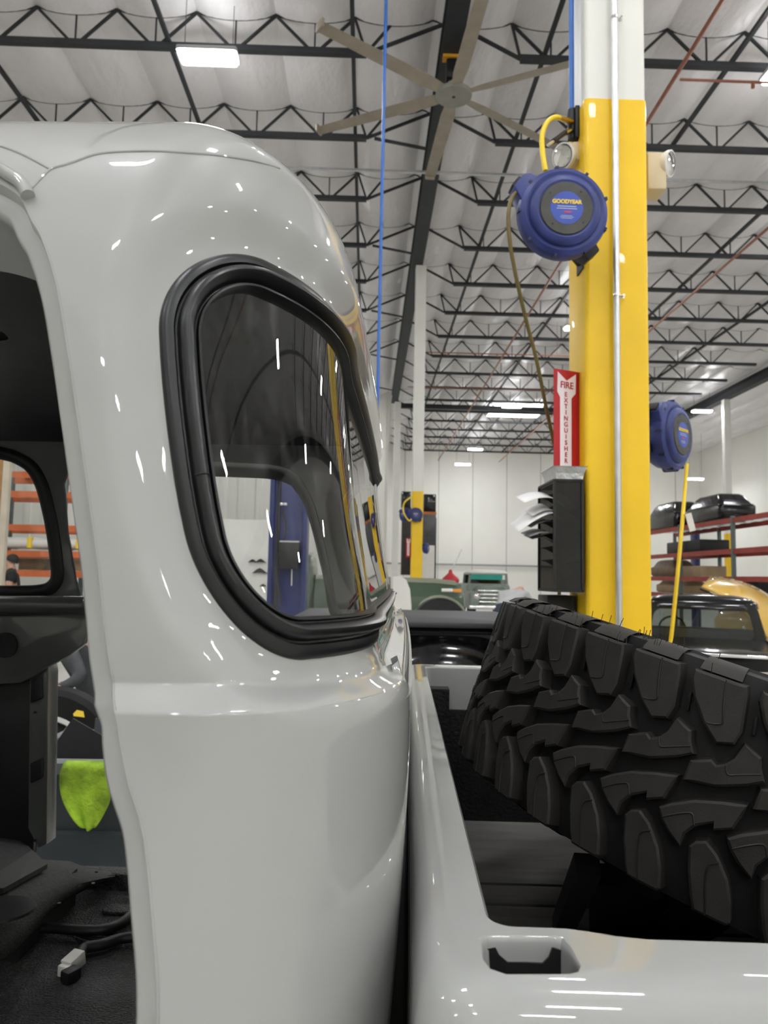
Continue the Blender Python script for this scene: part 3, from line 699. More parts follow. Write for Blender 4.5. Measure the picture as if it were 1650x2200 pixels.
# fine circumferential ribs on the upper sidewall
for r_, z in ((.402, .1405), (.372, .1420), (.31, .1340)):
    m.lathe([(r_-.003, z-.002), (r_, z+.002), (r_+.003, z-.002)], 148)
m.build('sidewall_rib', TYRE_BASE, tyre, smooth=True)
MB().lathe([(0, -.06), (.10, -.06), (.20, -.09), (.236, -.098), (.250, -.105), (.250, .105), (.236, .098), (.20, .09), (.10, .03), (0, .03)], 64).build('rim', mat('dark_wheel_rim', (.015, .015, .016), rough=.35, metal=.5, noise=.1), tyre, smooth=True)
NPIT = 37; DP = 360/NPIT
def block(name, poly, chamfer=.0022, top=TR, sipe=None, flare=.0035):
    """poly of (deg, h) on the tread; the block stands on the carcass with sloped flanks"""
    # densify
    P = []
    for i, (a, h) in enumerate(poly):
        b = poly[(i+1) % len(poly)]; n = max(1, int(abs(b[0]-a)/1.2))
        for k in range(n): P.append((a+(b[0]-a)*k/n, h+(b[1]-h)*k/n))
    cx = sum(p[0] for p in P)/len(P); cy = sum(p[1] for p in P)/len(P); n = len(P)
    kk = math.radians(1)*TR
    def off(d):
        out = []
        for i in range(n):
            a, b, c = P[i-1], P[i], P[(i+1) % n]
            t = Vector(((c[0]-a[0])*kk, c[1]-a[1])); t.normalize(); nn = Vector((t.y, -t.x))
            out.append((b[0]+nn.x*d/kk, b[1]+nn.y*d))
        return out
    area = sum(P[i-1][0]*P[i][1]-P[i][0]*P[i-1][1] for i in range(n)); s = 1 if area > 0 else -1
    def cyl(a, h, r_): t = math.radians(a); return Vector((r_*math.cos(t), r_*math.sin(t), h))
    crown = lambda h: -.10*max(0, abs(h)-.085)**1.0*.6
    L = [[cyl(a, h, RB-.006) for a, h in off(s*flare)], [cyl(a, h, top-chamfer+crown(h)) for a, h in off(s*.0006)], [cyl(a, h, top+crown(h)) for a, h in off(-s*chamfer)]]
    mid = [(cx+(a-cx)*.5, cy+(h-cy)*.5) for a, h in off(-s*chamfer)]
    m = MB(); m.loft(L)
    k = len(m.v); m.add([cyl(a, h, top+crown(h)) for a, h in off(-s*chamfer)], [tuple(range(n))])
    o = m.build(name, TYRE, tyre, smooth=True, angle=28)
    bm = bmesh.new(); bm.from_mesh(o.data); bmesh.ops.remove_doubles(bm, verts=bm.verts, dist=1e-6)
    bmesh.ops.triangulate(bm, faces=[f for f in bm.faces if len(f.verts) > 4]); bmesh.ops.recalc_face_normals(bm, faces=bm.faces); bm.to_mesh(o.data); bm.free(); shade(o.data, 28)
    if sipe:
        sp = MB(); pts = [cyl(a, h, top+crown(h)+.0001) for a, h in sipe]
        dn = []
        for q in spline(pts, 4):
            rr = math.hypot(q.x, q.y); dn.append(Vector((q.x, q.y, q.z)))
        sp.tube(dn, .0010, 6); c = sp.build('sipe', BLACK, o, smooth=True)
    return o
A0, A1 = 44.5, 47.5
blkA = block('tread_block', [(44.4, .122), (51.8, .122), (52.2, .112), (52.9, .072), (52.4, .056), (50.1, .050), (47.8, .066), (45.5, .091), (44.3, .112)], sipe=[(49.0, .122), (49.3, .105), (49.9, .085), (50.2, .074), (49.4, .070), (48.2, .068)])
blkB = block('tread_block', [(47.6, .020), (50.2, .030), (51.0, .0262), (52.1, .031), (53.1, .041), (53.8, .060), (56.2, .052), (56.5, .042), (57.4, .029), (55.4, .018), (51.7, .004), (47.4, -.003)], sipe=[(52.2, .031), (52.8, .022), (54.2, .0265), (56.8, .036)])
blkC = block('tread_block', [(45.4, -.044), (46.9, -.034), (49.7, -.020), (53.3, -.009), (56.3, -.002), (56.0, -.013), (55.4, -.032), (53.1, -.042), (52.9, -.034), (50.8, -.045), (49.7, -.059), (49.6, -.074), (47.6, -.065), (46.1, -.054)], sipe=[(46.3, -.052), (48.2, -.041), (49.8, -.0345), (50.4, -.042), (50.6, -.0455)])
blkD = block('tread_block', [(50.8, -.070), (51.4, -.062), (52.7, -.057), (54.5, -.066), (56.6, -.086), (57.8, -.108), (58.4, -.128), (58.0, -.132), (53.6, -.132), (52.9, -.122), (51.6, -.095)], sipe=[(55.0, -.072), (53.8, -.080), (54.0, -.098), (54.6, -.115), (55.2, -.131)])
# shoulder lug that wraps onto the sidewall, and stone-ejector bars between the shoulder blocks
def sh_lug(sgn, a0, a1):
    m = MB(); L = []
    for r_, z in ((RB-.02, .131), (TR-.010, .1255), (TR-.020, .135), (.414, .1415), (.402, .1435), (.400, .136)):
        L.append([Vector((r_*math.cos(math.radians(a)), r_*math.sin(math.radians(a)), sgn*z)) for a in np.linspace(a0, a1, 6)])
    n = 6; m.loft(L, closed=False)
    return m.build('shoulder_lug', TYRE, tyre, smooth=True, angle=25)
sl1 = sh_lug(1, 44.8, 51.0); sl2 = sh_lug(-1, 53.2, 58.2)
ej = MB()
for h0, h1 in ((.118, .100), (.094, .072)):
    t0, t1 = math.radians(53.9), math.radians(54.35)
    ej.add([Vector((r_*math.cos(t), r_*math.sin(t), h)) for r_ in (RB-.002, RB+.006) for t, h in ((t0, h0), (t1, h0), (t1+.006, h1), (t0+.006, h1))], [(3, 2, 1, 0), (4, 5, 6, 7), (0, 1, 5, 4), (1, 2, 6, 5), (2, 3, 7, 6), (3, 0, 4, 7)])
ejo = ej.build('stone_ejector', TYRE_BASE, tyre, bevel=.0008)
for src in (blkA, blkB, blkC, blkD, sl1, sl2, ejo):
    kids = list(src.children)
    for k in range(1, NPIT):
        c = src.copy(); COL.objects.link(c); c.rotation_euler.z = math.radians(DP*k)
        if src in (blkA, blkB, blkC, blkD) and 44+DP*k-360 > -60 or 44+DP*k < 120:
            for ch in kids:
                d = ch.copy(); COL.objects.link(d); d.parent = c
# moulding hairs on the upper shoulder
hm = MB()
for k in range(40):
    a = math.radians(random.uniform(15, 75)); r_ = random.choice([.41, .43, .445]); z = {.41: .139, .43: .134, .445: .122}[r_]
    p = Vector((r_*math.cos(a), r_*math.sin(a), z)); hm.tube([p, p+Vector((random.uniform(-.003, .003), random.uniform(-.003, .003), random.uniform(.008, .016)))], .0005, 4)
tag(hm.build('moulding_hair', TYRE, tyre), kind='stuff')
# carrier that holds it
car = thing('tyre_carrier', 'black steel tyre carrier with slanted legs under the spare tyre', 'carrier', (0, 0, 0), -TA)
lowc = TC-TAX*.17
m = MB(); m.lathe([(0, -.012), (.19, -.012), (.19, .012), (0, .012)], 40, frame(TC-TAX*.135, TAX)); m.build('mount_plate', BLACK, car, smooth=True)
m = MB().tube([TC-TAX*.13, TC-TAX*.02], .05, 16); m.build('hub', BLACK, car, smooth=True)
for nm, a, b, w_ in (('leg', PZ(1262, 1858, BF+.24), PZ(1208, 1992, BF+.012), .034), ('leg', PZ(1352, 1885, BF+.20), PZ(1338, 1995, BF+.012), .115), ('leg', PZ(1520, 1930, BF+.2), PZ(1450, 2000, BF+.012), .10)):
    MB().bar(a, b, w_, .03).build('leg', BLACK, car)
MB().bar(PZ(1352, 1880, BF+.22), lowc, .08, .04).build('arm', BLACK, car)
MB().bar(Vector((.35, .95, BF+.016)), Vector((.85, 1.5, BF+.016)), .08, .02).build('base_bar', BLACK, car)
# ------------------------------------------------------------------ columns
COLW = mat('white_column_paint', (.74, .73, .68), rough=.45, noise=.03, nscale=2)
def column(x0, y0, label, w=.305, ytop=EYE+2.40, top=GB):
    c = thing('steel_column', label, 'column', (x0+w/2, y0+w/2, 0))
    for nm, z0, z1, m_, g in (('yellow_sleeve', .02, ytop, YELLOW, .004), ('upper_post', ytop, top, COLW, 0)):
        MB().prism(rrect(-w/2-g, w/2+g, -w/2-g, w/2+g, .022, 4), z0, z1).build(nm, m_, c, smooth=True, angle=25)
    MB().box((0, 0, .01), (w+.008, w+.008, .02)).build('base_plate', STEEL, c)
    return c
column(1.040, 3.50, 'big square column painted yellow below and white above, beside the spare tyre')
column(1.224, 20.55, 'square column with yellow foot behind the green truck', top=GB)
column(1.25, 37.2, 'white column at the corner of the ribbed wall', w=.32, ytop=.05, top=GB)
column(17.1, 35.0, 'white column past the red storage rack', top=GB)
# conduit with clamps
cd = thing('conduit', 'thin silver conduit pipe strapped up the face of the yellow column', 'pipe', (1.176, 3.462, 0))
MB().tube([(0, 0, .02), (0, 0, GB)], .0165, 14).build('tube', GALV, cd, smooth=True)
for py in (38, 635):
    z = at(1333, py, 3.46).z
    m = MB().lathe([(.0166, -.006), (.020, -.006), (.020, .006), (.0166, .006)], 18, Matrix.Translation((0, 0, z))).box((.028, .014, z), (.03, .004, .014)).tube([(.032, -.012, z), (.032, .02, z)], .006, 8)
    m.build('clamp', CHROME, cd, smooth=True)
# blue compressed-air drop line and manifold
BPIPE = mat('blue_air_pipe', (.03, .13, .45), rough=.35, noise=.08)
p = at(1228, 236, 3.62)
tag(MB().tube([p, (p.x, p.y, GB)], .0135, 12).build('air_pipe', BPIPE, smooth=True), 'blue air pipe rising beside the yellow column', 'pipe')
q = at(823, 300, 9.2)
tag(MB().tube([(q.x, 9.2, 2.2), (q.x, 9.2, ZT-.1)], .022, 10).build('air_pipe', BPIPE, smooth=True), 'thin blue air pipe hanging from the roof behind the grey truck cab', 'pipe')
mf = thing('air_manifold', 'black air fitting block with brass couplings on the yellow column', 'fitting', (0, 0, 0))
BRASS = mat('brass', (.55, .40, .16), rough=.3, metal=1, noise=.1)
a = at(1237, 268, 3.62)
MB().box((1.036-.010, 3.62, a.z), (.022, .07, .17)).build('back_plate', BLACK, mf, bevel=.004)
MB().tube([at(1228, 236, 3.62), at(1228, 250, 3.62), at(1228, 300, 3.62)], [.020, .024, .020], 14).build('body', BLACK, mf, smooth=True)
MB().tube([at(1228, 262, 3.60), at(1213, 257, 3.56), at(1200, 252, 3.52)], [.016, .015, .012], 12).build('coupling', BRASS, mf, smooth=True)
MB().tube([at(1228, 280, 3.60), at(1212, 287, 3.55)], [.014, .012], 12).build('coupling', CHROME, mf, smooth=True)
MB().tube([at(1214, 285, 3.55), at(1188, 304, 3.45)], .0125, 12).build('swivel', BLACK, mf, smooth=True)
MB().tube([at(1190, 303, 3.455), at(1177, 312, 3.40)], [.009, .007], 10).build('nipple', CHROME, mf, smooth=True)

# ------------------------------------------------------------------ hose reels
RGREY = mat('reel_grey_plastic', (.055, .055, .05), rough=.5, noise=.2, nscale=14)
RLBL = mat('reel_label_blue', (.035, .075, .40), rough=.3, noise=.05)
LYEL = mat('label_yellow', (.85, .60, .05), rough=.5); LWHT = mat('label_white', (.6, .63, .75), rough=.5); LRED = mat('label_red', (.7, .05, .05), rough=.5)
RED = mat('sign_red', (.42, .012, .022), rough=.4, noise=.05); SWHT = mat('sign_white', (.80, .74, .80), rough=.45)
def make_reel():
    r = thing('hose_reel', '', 'hose reel')
    h = MB().lathe([(0, -.115), (.13, -.115), (.165, -.10), (.185, -.07), (.190, -.03), (.205, -.025), (.207, .015), (.200, .035), (.180, .048), (.163, .044), (.158, .062), (.150, .070), (.130, .074), (.121, .070), (0, .070)], 56)
    ho = h.build('housing', BLUE, r, smooth=True, angle=35)
    for k in range(9):
        a = math.radians(20+40*k); M_ = Matrix.Rotation(a, 4, 'Z') @ Matrix.Translation((.198, 0, .022))
        MB().prism([(-.012, -.007), (.012, -.007), (.012, .007), (-.012, .007)], -.02, .016, M_).build('rim_notch', mat('reel_dark_blue', (.010, .014, .07), rough=.45), ho)
    M_ = Matrix.Rotation(math.radians(142), 4, 'Z')
    MB().prism([(.10, -.075), (.235, -.04), (.250, -.01), (.250, .055), (.10, .115)], -.085, .036, M_).build('hose_mouth', BLUE, r, bevel=.008)
    MB().prism([(.245, -.005), (.262, -.005), (.262, .05), (.245, .05)], -.07, .02, M_).build('roller_guide', BLACK, r, bevel=.004)
    M_ = Matrix.Rotation(math.radians(-48), 4, 'Z')
    MB().prism([(.165, -.05), (.235, -.035), (.235, .035), (.165, .05)], -.10, -.005, M_).build('pivot_block', BLACK, r, bevel=.008)
    MB().lathe([(.072, .070), (.074, .077), (.117, .077), (.121, .070)], 48).build('cover_ring', RGREY, r, smooth=True, angle=30)
    ld = MB().lathe([(0, .078), (.074, .078), (.074, .070)], 48).build('label_disc', RLBL, r)
    for k in range(4):
        a = math.radians(50+90*k); MB().lathe([(0, .0785), (.004, .0785), (.004, .07)], 10, Matrix.Translation((.098*math.cos(a), .098*math.sin(a), 0))).build('screw', BLACK, r)
    text('brand_lettering', 'GOODYEAR', .024, Matrix.Translation((0, .026, .0795)), LYEL, ld, sx=1.0, bold=.0012)
    for y, w_, mm in ((.006, .085, LWHT), (-.004, .092, LWHT), (-.036, .05, LWHT), (-.042, .062, LWHT), (-.048, .05, LWHT)):
        MB().box((0, y, .0786), (w_, .0026 if y > -.01 else .0014, .0008)).build('print_line', mm, ld)
    MB().box((.004, -.019, .0786), (.035, .006, .0008)).build('print_line', LRED, ld)
    return r
def place(o, c, fwd, up=(0, 0, 1)):
    z = Vector(fwd).normalized(); x = Vector(up).cross(z).normalized(); y = z.cross(x); c = Vector(c)
    o.matrix_world = Matrix(((x.x, y.x, z.x, c.x), (x.y, y.y, z.y, c.y), (x.z, y.z, z.z, c.z), (0, 0, 0, 1)))
reel = make_reel(); place(reel, at(1207, 462, 3.25), (.03, -1, -.06)); reel['label'] = 'dusty blue hose reel with round label on the front of the yellow column'
r2 = copy_tree(reel); place(r2, at(1440, 937, 4.30), (.70, -.72, -.02)); r2['label'] = 'blue hose reel turned sideways behind the yellow column with yellow hose'
for px, py, Y, fw, lab in ((869, 1106, 20.62, (-.8, -.6, 0), 'small blue hose reel turned aside on the far yellow-footed column'), (893, 1106, 20.43, (0, -1, 0), 'small blue hose reel on the front of the far yellow-footed column'), (916, 1178, 20.62, (.9, -.4, 0), 'dark blue hose reel low on the side of the far yellow-footed column')):
    c = copy_tree(reel); place(c, at(px, py, Y), fw); c['label'] = lab; c.scale = (.75, .75, .75) if py > 1150 else (.95, .95, .95)
# brackets holding the reels to the columns
bk = thing('reel_bracket', 'black steel bracket between hose reel and yellow column', 'bracket')
c = at(1207, 462, 3.25)
MB().bar((c.x+.06, 3.37, c.z-.02), (1.038, 3.56, c.z-.02), .05, .16).build('arm', BLACK, bk)
MB().box((1.034, 3.57, c.z-.02), (.012, .10, .22)).build('plate', BLACK, bk)
bk2 = thing('reel_bracket', 'black swing bracket holding the sideways blue reel', 'bracket')
c = at(1440, 937, 4.30)
MB().bar((1.352, 3.74, c.z+.09), (c.x-.08, c.y+.07, c.z+.09), .03, .05).bar((1.352, 3.74, c.z-.09), (c.x-.08, c.y+.07, c.z-.09), .03, .05).build('arm', BLACK, bk2)
MB().box((1.356, 3.74, c.z), (.014, .10, .30)).build('plate', BLACK, bk2)
# hoses
HY = mat('yellow_hose', (.80, .56, .02), rough=.4, noise=.05); HO = mat('olive_hose', (.16, .12, .035), rough=.5, noise=.15, nscale=20)
def hose(pts, r, m_, label, extra=()):
    P = [at(*q) for q in pts]+[Vector(e) for e in extra]
    return tag(MB().tube(spline(P, 8), r, 10).build('air_hose', m_, smooth=True), label, 'hose')
hose([(1172, 368, 3.30), (1166, 330, 3.34), (1165, 290, 3.40), (1176, 262, 3.46), (1192, 252, 3.50), (1202, 253, 3.525)], .0125, HY, 'short yellow hose looping from air fitting into the top of a reel')
e = at(1196, 1010, 3.86)
hose([(1112, 412, 3.22), (1100, 425, 3.22), (1092, 462, 3.22), (1096, 525, 3.24), (1111, 605, 3.3), (1131, 690, 3.4), (1153, 775, 3.52), (1173, 875, 3.66), (1188, 945, 3.78), (1196, 1010, 3.86)], .0095, HO, 'dirty olive hose drooping from the front reel past the fire sign', [(e.x+.03, 3.9, .9), (e.x+.03, 3.9, .02)])
e = at(1424, 1480, 3.95)
hose([(1476, 998, 4.20), (1474, 1020, 4.16), (1466, 1120, 4.03), (1455, 1240, 3.97), (1440, 1385, 3.95), (1424, 1480, 3.95)], .0105, HY, 'yellow hose hanging straight down from the sideways reel', [(e.x-.03, 3.95, .4), (e.x-.05, 3.9, .015)])
c = at(1478, 1122, 4.015)
tg = thing('hose_tag', 'white paper tag tied to the hanging yellow hose', 'tag')
MB().box((c.x+.012, c.y-.004, c.z), (.035, .004, .10), ry=-.25).build('card', mat('white_card', (.7, .68, .66), rough=.6, noise=.04), tg)
MB().tube([at(1467, 1108, 4.035), (c.x+.005, c.y, c.z+.05)], .002, 5).build('string', HO, tg)
for px, pts in ((870, [(886, 1066, 20.54), (869, 1080, 20.4), (867, 1100, 20.0), (878, 1118, 19.9), (884, 1115, 19.9)]),):
    hose(pts, .022, HY, 'yellow hose looped between small reels on the far column')

# ------------------------------------------------------------------ emergency lights
CREAM = mat('cream_plastic', (.62, .52, .34), rough=.5, noise=.05); LENSG = glass_mat('clear_plastic', tint=(.9, .9, .88))
WPL = mat('white_plastic', (.72, .70, .66), rough=.4, noise=.03)
def em_light(label, body, head, hdir, br, body_d):
    r = thing('emergency_light', label, 'light')
    MB().box(body, body_d).build('battery_box', CREAM, r, bevel=.012)
    h = Vector(head); d = Vector(hdir).normalized(); M_ = frame(h, d)
    hd = MB().lathe([(0, -.07), (.03, -.068), (.055, -.03), (.066, .0), (.066, .012), (.058, .014)], 20, M_).build('lamp_head', WPL, r, smooth=True)
    MB().lathe([(0, .018), (.03, .017), (.058, .012)], 20, M_).build('lens', LENSG, hd, smooth=True)
    MB().lathe([(0, .0), (.05, .01)], 16, M_).build('reflector', WPL, hd, smooth=True)
    for k in range(6):
        t = k*math.pi/3; MB().lathe([(0, .006), (.006, .0)], 6, M_ @ Matrix.Translation((.038*math.cos(t), .038*math.sin(t), .012))).build('led', WPL, hd)
    MB().tube([Vector(body)+Vector(br), h-d*.06], .014, 8).build('arm', WPL, r)
em_light('cream emergency light with white lamp head on the rack side of the yellow column', at(1402, 380, 3.66), at(1436, 352, 3.62), (.72, -.66, -.2), (.03, 0, .03), (.10, .13, .20))
em_light('emergency light with grey square lens tucked above the front hose reel', at(1234, 338, 3.66), at(1212, 336, 3.60), (-.75, -.6, -.25), (-.02, 0, .0), (.06, .13, .10))

# ------------------------------------------------------------------ fire extinguisher sign
A_, B_ = at(1190, 791, 3.545), at(1247, 787, 3.61)
sg = thing('fire_sign', 'red and white sign with a downward arrow on the yellow column', 'sign')
xd = (Vector((B_.x, B_.y, 0))-Vector((A_.x, A_.y, 0))); wS = xd.length; xd.normalize(); nS = Vector((xd.y, -xd.x, 0))
if nS.y > 0: nS = -nS
hS = A_.z-at(1188, 1026, 3.545).z
SM = Matrix(((xd.x, 0, nS.x, A_.x), (xd.y, 0, nS.y, A_.y), (0, 1, 0, A_.z), (0, 0, 0, 1)))   # local: x right, y up (from top-left), z out
bd = MB().prism([(0, 0), (wS, 0), (wS, -hS), (0, -hS)], -.003, 0, SM).build('panel', RED, sg)
MB().prism([(wS, .004), (wS+.002, .004), (wS+.002, -hS), (wS, -hS)], -.05, .004, SM).build('mount_flange', RED, sg)
u_ = wS/57.0; v_ = hS/245.0
MB().prism([(8*u_, -6*v_), (27*u_, -24*v_), (47*u_, -6*v_), (46*u_, -51*v_), (37*u_, -63*v_), (37*u_, -222*v_), (13*u_, -222*v_), (13*u_, -63*v_), (7*u_, -51*v_)], 0, .0012, SM).build('arrow', SWHT, sg)
text('lettering', 'FIRE', 21*v_, SM @ Matrix.Translation((27*u_, -35*v_, .0022)), RED, sg, sx=.95, bold=.0008)
for k, ch in enumerate('EXTINGUISHER'):
    text('letter', ch, 14.5*v_, SM @ Matrix.Translation((25*u_, (-56-13.6*k)*v_, .0022)), RED, sg, bold=.0006)
sg2 = copy_tree(sg); sg2.location = (.186, 17.05, .06); sg2['label'] = 'tiny faded red sign on the far yellow-footed column'; sg2.scale = (1.0, 1, 1)

# ------------------------------------------------------------------ paper rack beside the column
rk = thing('paper_rack', 'black wire paper rack with dark clear sides fixed beside the fire sign', 'rack')
RX0, RX1, RY0, RY1 = .872, 1.004, 3.45, 3.76
RZ1 = at(1225, 1032, RY0).z; RZ0 = at(1225, 1270, RY0).z
def rbar(a, b, w_=.011): return MB().bar(a, b, w_).build('post', BLACK, rk)
for x in (RX0, RX1):
    for y in (RY0, RY1): rbar((x, y, RZ0), (x, y, RZ1))
for z in (RZ0, RZ1):
    for a, b in (((RX0, RY0), (RX1, RY0)), ((RX0, RY1), (RX1, RY1)), ((RX0, RY0), (RX0, RY1)), ((RX1, RY0), (RX1, RY1))): rbar((*a, z), (*b, z))
SMOKE = glass_mat('smoked_acrylic', tint=(.30, .29, .28))
MB().box(((RX0+RX1)/2, RY0+.004, (RZ0+RZ1)/2), (RX1-RX0-.012, .003, RZ1-RZ0-.012)).build('side_panel', SMOKE, rk)
MB().box(((RX0+RX1)/2, RY1-.004, (RZ0+RZ1)/2), (RX1-RX0-.012, .003, RZ1-RZ0-.012)).build('side_panel', SMOKE, rk)
MB().box((RX1-.003, (RY0+RY1)/2, (RZ0+RZ1)/2), (.003, RY1-RY0-.012, RZ1-RZ0-.012)).build('back_panel', BLACK, rk)
MB().box(((RX0+RX1)/2, (RY0+RY1)/2, RZ1-.008), (RX1-RX0, RY1-RY0, .006)).build('top_panel', SMOKE, rk)
MB().box(((RX0+RX1)/2, (RY0+RY1)/2, RZ0+.004), (RX1-RX0, RY1-RY0, .008)).build('bottom_panel', BLACK, rk)
MB().box((RX1+.018, 3.6, (RZ0+RZ1)/2), (.028, .06, .3)).build('wall_bracket', BLACK, rk)
for k in range(6):
    z = RZ1-.075-k*.063
    L = [[Vector((RX0+.006+t*(RX1-RX0-.014), y, z+.02-.055*t*t-.02*t)) for t in (0, .25, .5, .75, 1)] for y in (RY0+.012, RY1-.012)]
    MB().loft(L, closed=False).build('tray', BLACK, rk, smooth=True)
PAPER = mat('white_paper', (.82, .81, .80), rough=.6, noise=.02); PGREY = mat('grey_paper', (.22, .22, .22), rough=.6, noise=.05)
for k, (tx, ty, sx_, sy, m_, lab) in enumerate(((1126, 1080, 1192, 1072, PAPER, 'white paper sheet poking from the top slot of the rack'), (1143, 1109, 1192, 1098, PAPER, 'small pale sheet under the top paper of the rack'), (1113, 1143, 1190, 1103, PAPER, 'long drooping white sheet in the second slot of the rack'), (1141, 1133, 1192, 1122, PGREY, 'curled grey sheet in the third slot of the rack'), (1137, 1153, 1192, 1148, PGREY, 'dark grey curved leaflet in the fourth slot of the rack'), (1143, 1158, 1192, 1164, PGREY, 'thin dark leaflet in the fifth slot of the rack'))):
    Yp = 3.50+.03*(k % 2); a, b = at(tx, ty, Yp), at(sx_, sy, Yp); mid = (a+b)/2+Vector((0, 0, .014)); end = b+Vector((.07, 0, -.05))
    cv = spline([a, mid, b, end], 6); th = .0012
    L = [[p+Vector((0, y, dz)) for p in cv] for y, dz in ((0, 0), (.20, .05 if m_ is PAPER else .03))]
    m = MB(); m.loft(L, closed=False); o = m.build('paper_sheet', m_, smooth=True); so = o.modifiers.new('t', 'SOLIDIFY'); so.thickness = th
    tag(o, lab, 'paper')
tp = thing('foil_tray', 'crinkled silver tray sitting on top of the black paper rack', 'tray')
x0, x1 = RX0+.005, RX1+.02; z0 = RZ1+.006
FOIL = mat('clear_foil', (.75, .75, .74), rough=.22, metal=.6, noise=.1, nscale=30, bump=.5, bscale=40)
L = [[Vector((x, y, z)) for x, y in ((x0-g, RY0+.01-g), (x1+g, RY0+.01-g), (x1+g, RY1-.05+g), (x0-g, RY1-.05+g))] for g, z in ((-.012, z0), (-.006, z0+.03), (.004, z0+.06), (.010, z0+.062), (.0, z0+.058), (-.012, z0+.006))]
MB().loft(L).build('tray_body', FOIL, tp); MB().add(L[-1], [(0, 1, 2, 3)]).build('tray_floor', FOIL, tp)
cb = thing('black_cabinet', 'black steel tool cabinet under the paper rack', 'cabinet')
ct_ = at(1212, 1278, 3.75); cx0, cx1 = at(1182, 1290, 3.75).x, at(1241, 1290, 3.75).x
cx0, cx1 = .885, 1.026
MB().box(((cx0+cx1)/2, 3.74, (ct_.z)/2), (cx1-cx0, .20, ct_.z-.002)).build('body', BLACK, cb, bevel=.006)
for k in range(3): MB().box(((cx0+cx1)/2, 3.638, .25+.36*k), (cx1-cx0-.03, .012, .32)).build('drawer', BLACK, cb, bevel=.003)
p = at(1236, 1306, 3.62)
tag(MB().tube([(p.x, 3.70, 1.30), (p.x, 3.70, 1.39)], .012, 10).build('chalk_stick', WPL), 'small white stick standing by the black cabinet', 'stick') if False else None

# ------------------------------------------------------------------ ceiling fan
FANM = mat('fan_tan_metal', (.30, .255, .20), rough=.5, noise=.12, nscale=4)
fn = thing('ceiling_fan', 'large six-bladed tan industrial ceiling fan hung under the girder', 'fan', at(975, 205, 12.0))
MB().lathe([(0, -.03), (.30, -.03), (.31, -.01), (.31, .03), (.27, .06), (.12, .10), (.12, .20), (0, .20)], 40).build('hub', mat('fan_hub', (.26, .255, .22), rough=.55, noise=.08), fn, smooth=True, angle=30)
MB().lathe([(0, -.034), (.03, -.034), (.03, -.03)], 12).build('hub_bolt', BLACK, fn)
MB().tube([(0, 0, .2), (0, 0, GB-.08-fn.location.z)], .06, 12).build('down_rod', mat('fan_yellow', (.6, .3, .02), rough=.5, noise=.08), fn, smooth=True)
MB().box((0, 0, .42), (.28, .24, .34)).build('motor', BLACK, fn, bevel=.02)
bl = MB(); L = []
for s, x in enumerate((.26, .6, 1.4, 2.62)):
    a = math.radians(16-3*s); w_ = (.19, .25, .24, .21)[s]
    L.append([Vector((x, y*math.cos(a), .01+y*math.sin(a)+dz)) for y, dz in ((-w_/2, 0), (0, .02), (w_/2, 0), (0, -.004))])
b0 = MB().loft(L, cap=True).build('blade', FANM, fn, smooth=True); wl = MB().box((2.64, 0, .03), (.05, .20, .14)).build('winglet', FANM, b0, bevel=.015)
for k in range(6):
    b = b0 if k == 0 else b0.copy()
    if k:
        COL.objects.link(b); c = wl.copy(); COL.objects.link(c); c.parent = b
    b.rotation_euler.z = math.radians(34+60*k)
hk = thing('fan_mount', 'yellow fan mounting bracket clamped under the dark girder', 'bracket')
c = at(966, 110, 12.0)
MB().box((fn.location.x-.11, 12.0, GB-.15), (.035, .10, .34)).build('strap', MATS['fan_yellow'], hk); MB().box((fn.location.x+.11, 12.0, GB-.15), (.035, .10, .34)).build('strap', MATS['fan_yellow'], hk)
MB().box((fn.location.x, 12.0, GB-.028), (.40, .16, .05)).build('plate', MATS['fan_yellow'], hk)
# ------------------------------------------------------------------ black truck bed with cover, behind the grey truck
GBLK = mat('gloss_black_paint', (.003, .003, .0035), rough=.15, coat=.35, noise=.1, spec=.3)
TON = mat('matte_black_vinyl', (.030, .031, .033), rough=.55, noise=.1, nscale=20, bump=.1, bscale=300)
DGLASS = glass_mat('truck_glass', tint=(.50, .53, .52))
bb = thing('truck_bed', 'black pickup bed with a flat dark cover standing behind the grey truck', 'truck bed')
bx0, bx1, by0, by1, bz = -.42, .96, 4.0, 5.52, 1.215
MB().prism(rrect(bx0, bx1, by0, by1, .05), bz-.03, bz).build('cover', TON, bb, bevel=.008)
L = [[Vector((x, y, z)) for x, y in rrect(bx0-g, bx1+g, by0-g, by1+g, .06)] for g, z in ((-.01, bz-.035), (.012, bz-.05), (.012, bz-.07), (-.004, bz-.085), (-.004, .52), (-.06, .48))]
MB().loft(L, cap=True).build('body', GBLK, bb, smooth=True, angle=50)
def fender(cx, y0, r_, parent, m_, zc=.56, w_=.20, sy=-1):
    m = MB(); rings = []
    for j in range(9):
        t = j/8; rr = r_*(1-.42*t**3); yy = y0+sy*w_*math.sin(t*math.pi/2)*.98
        rr = r_*math.cos(t*math.pi/2*.86)**.5
        rings.append([Vector((cx+rr*1.12*math.cos(a), yy, zc+rr*math.sin(a))) for a in np.linspace(-.12, math.pi+.12, 25)])
    m.loft(rings, closed=False); return m.build('fender', m_, parent, smooth=True, angle=70)
fender(.42, by0+.005, .52, bb, GBLK, zc=.60, w_=.17)
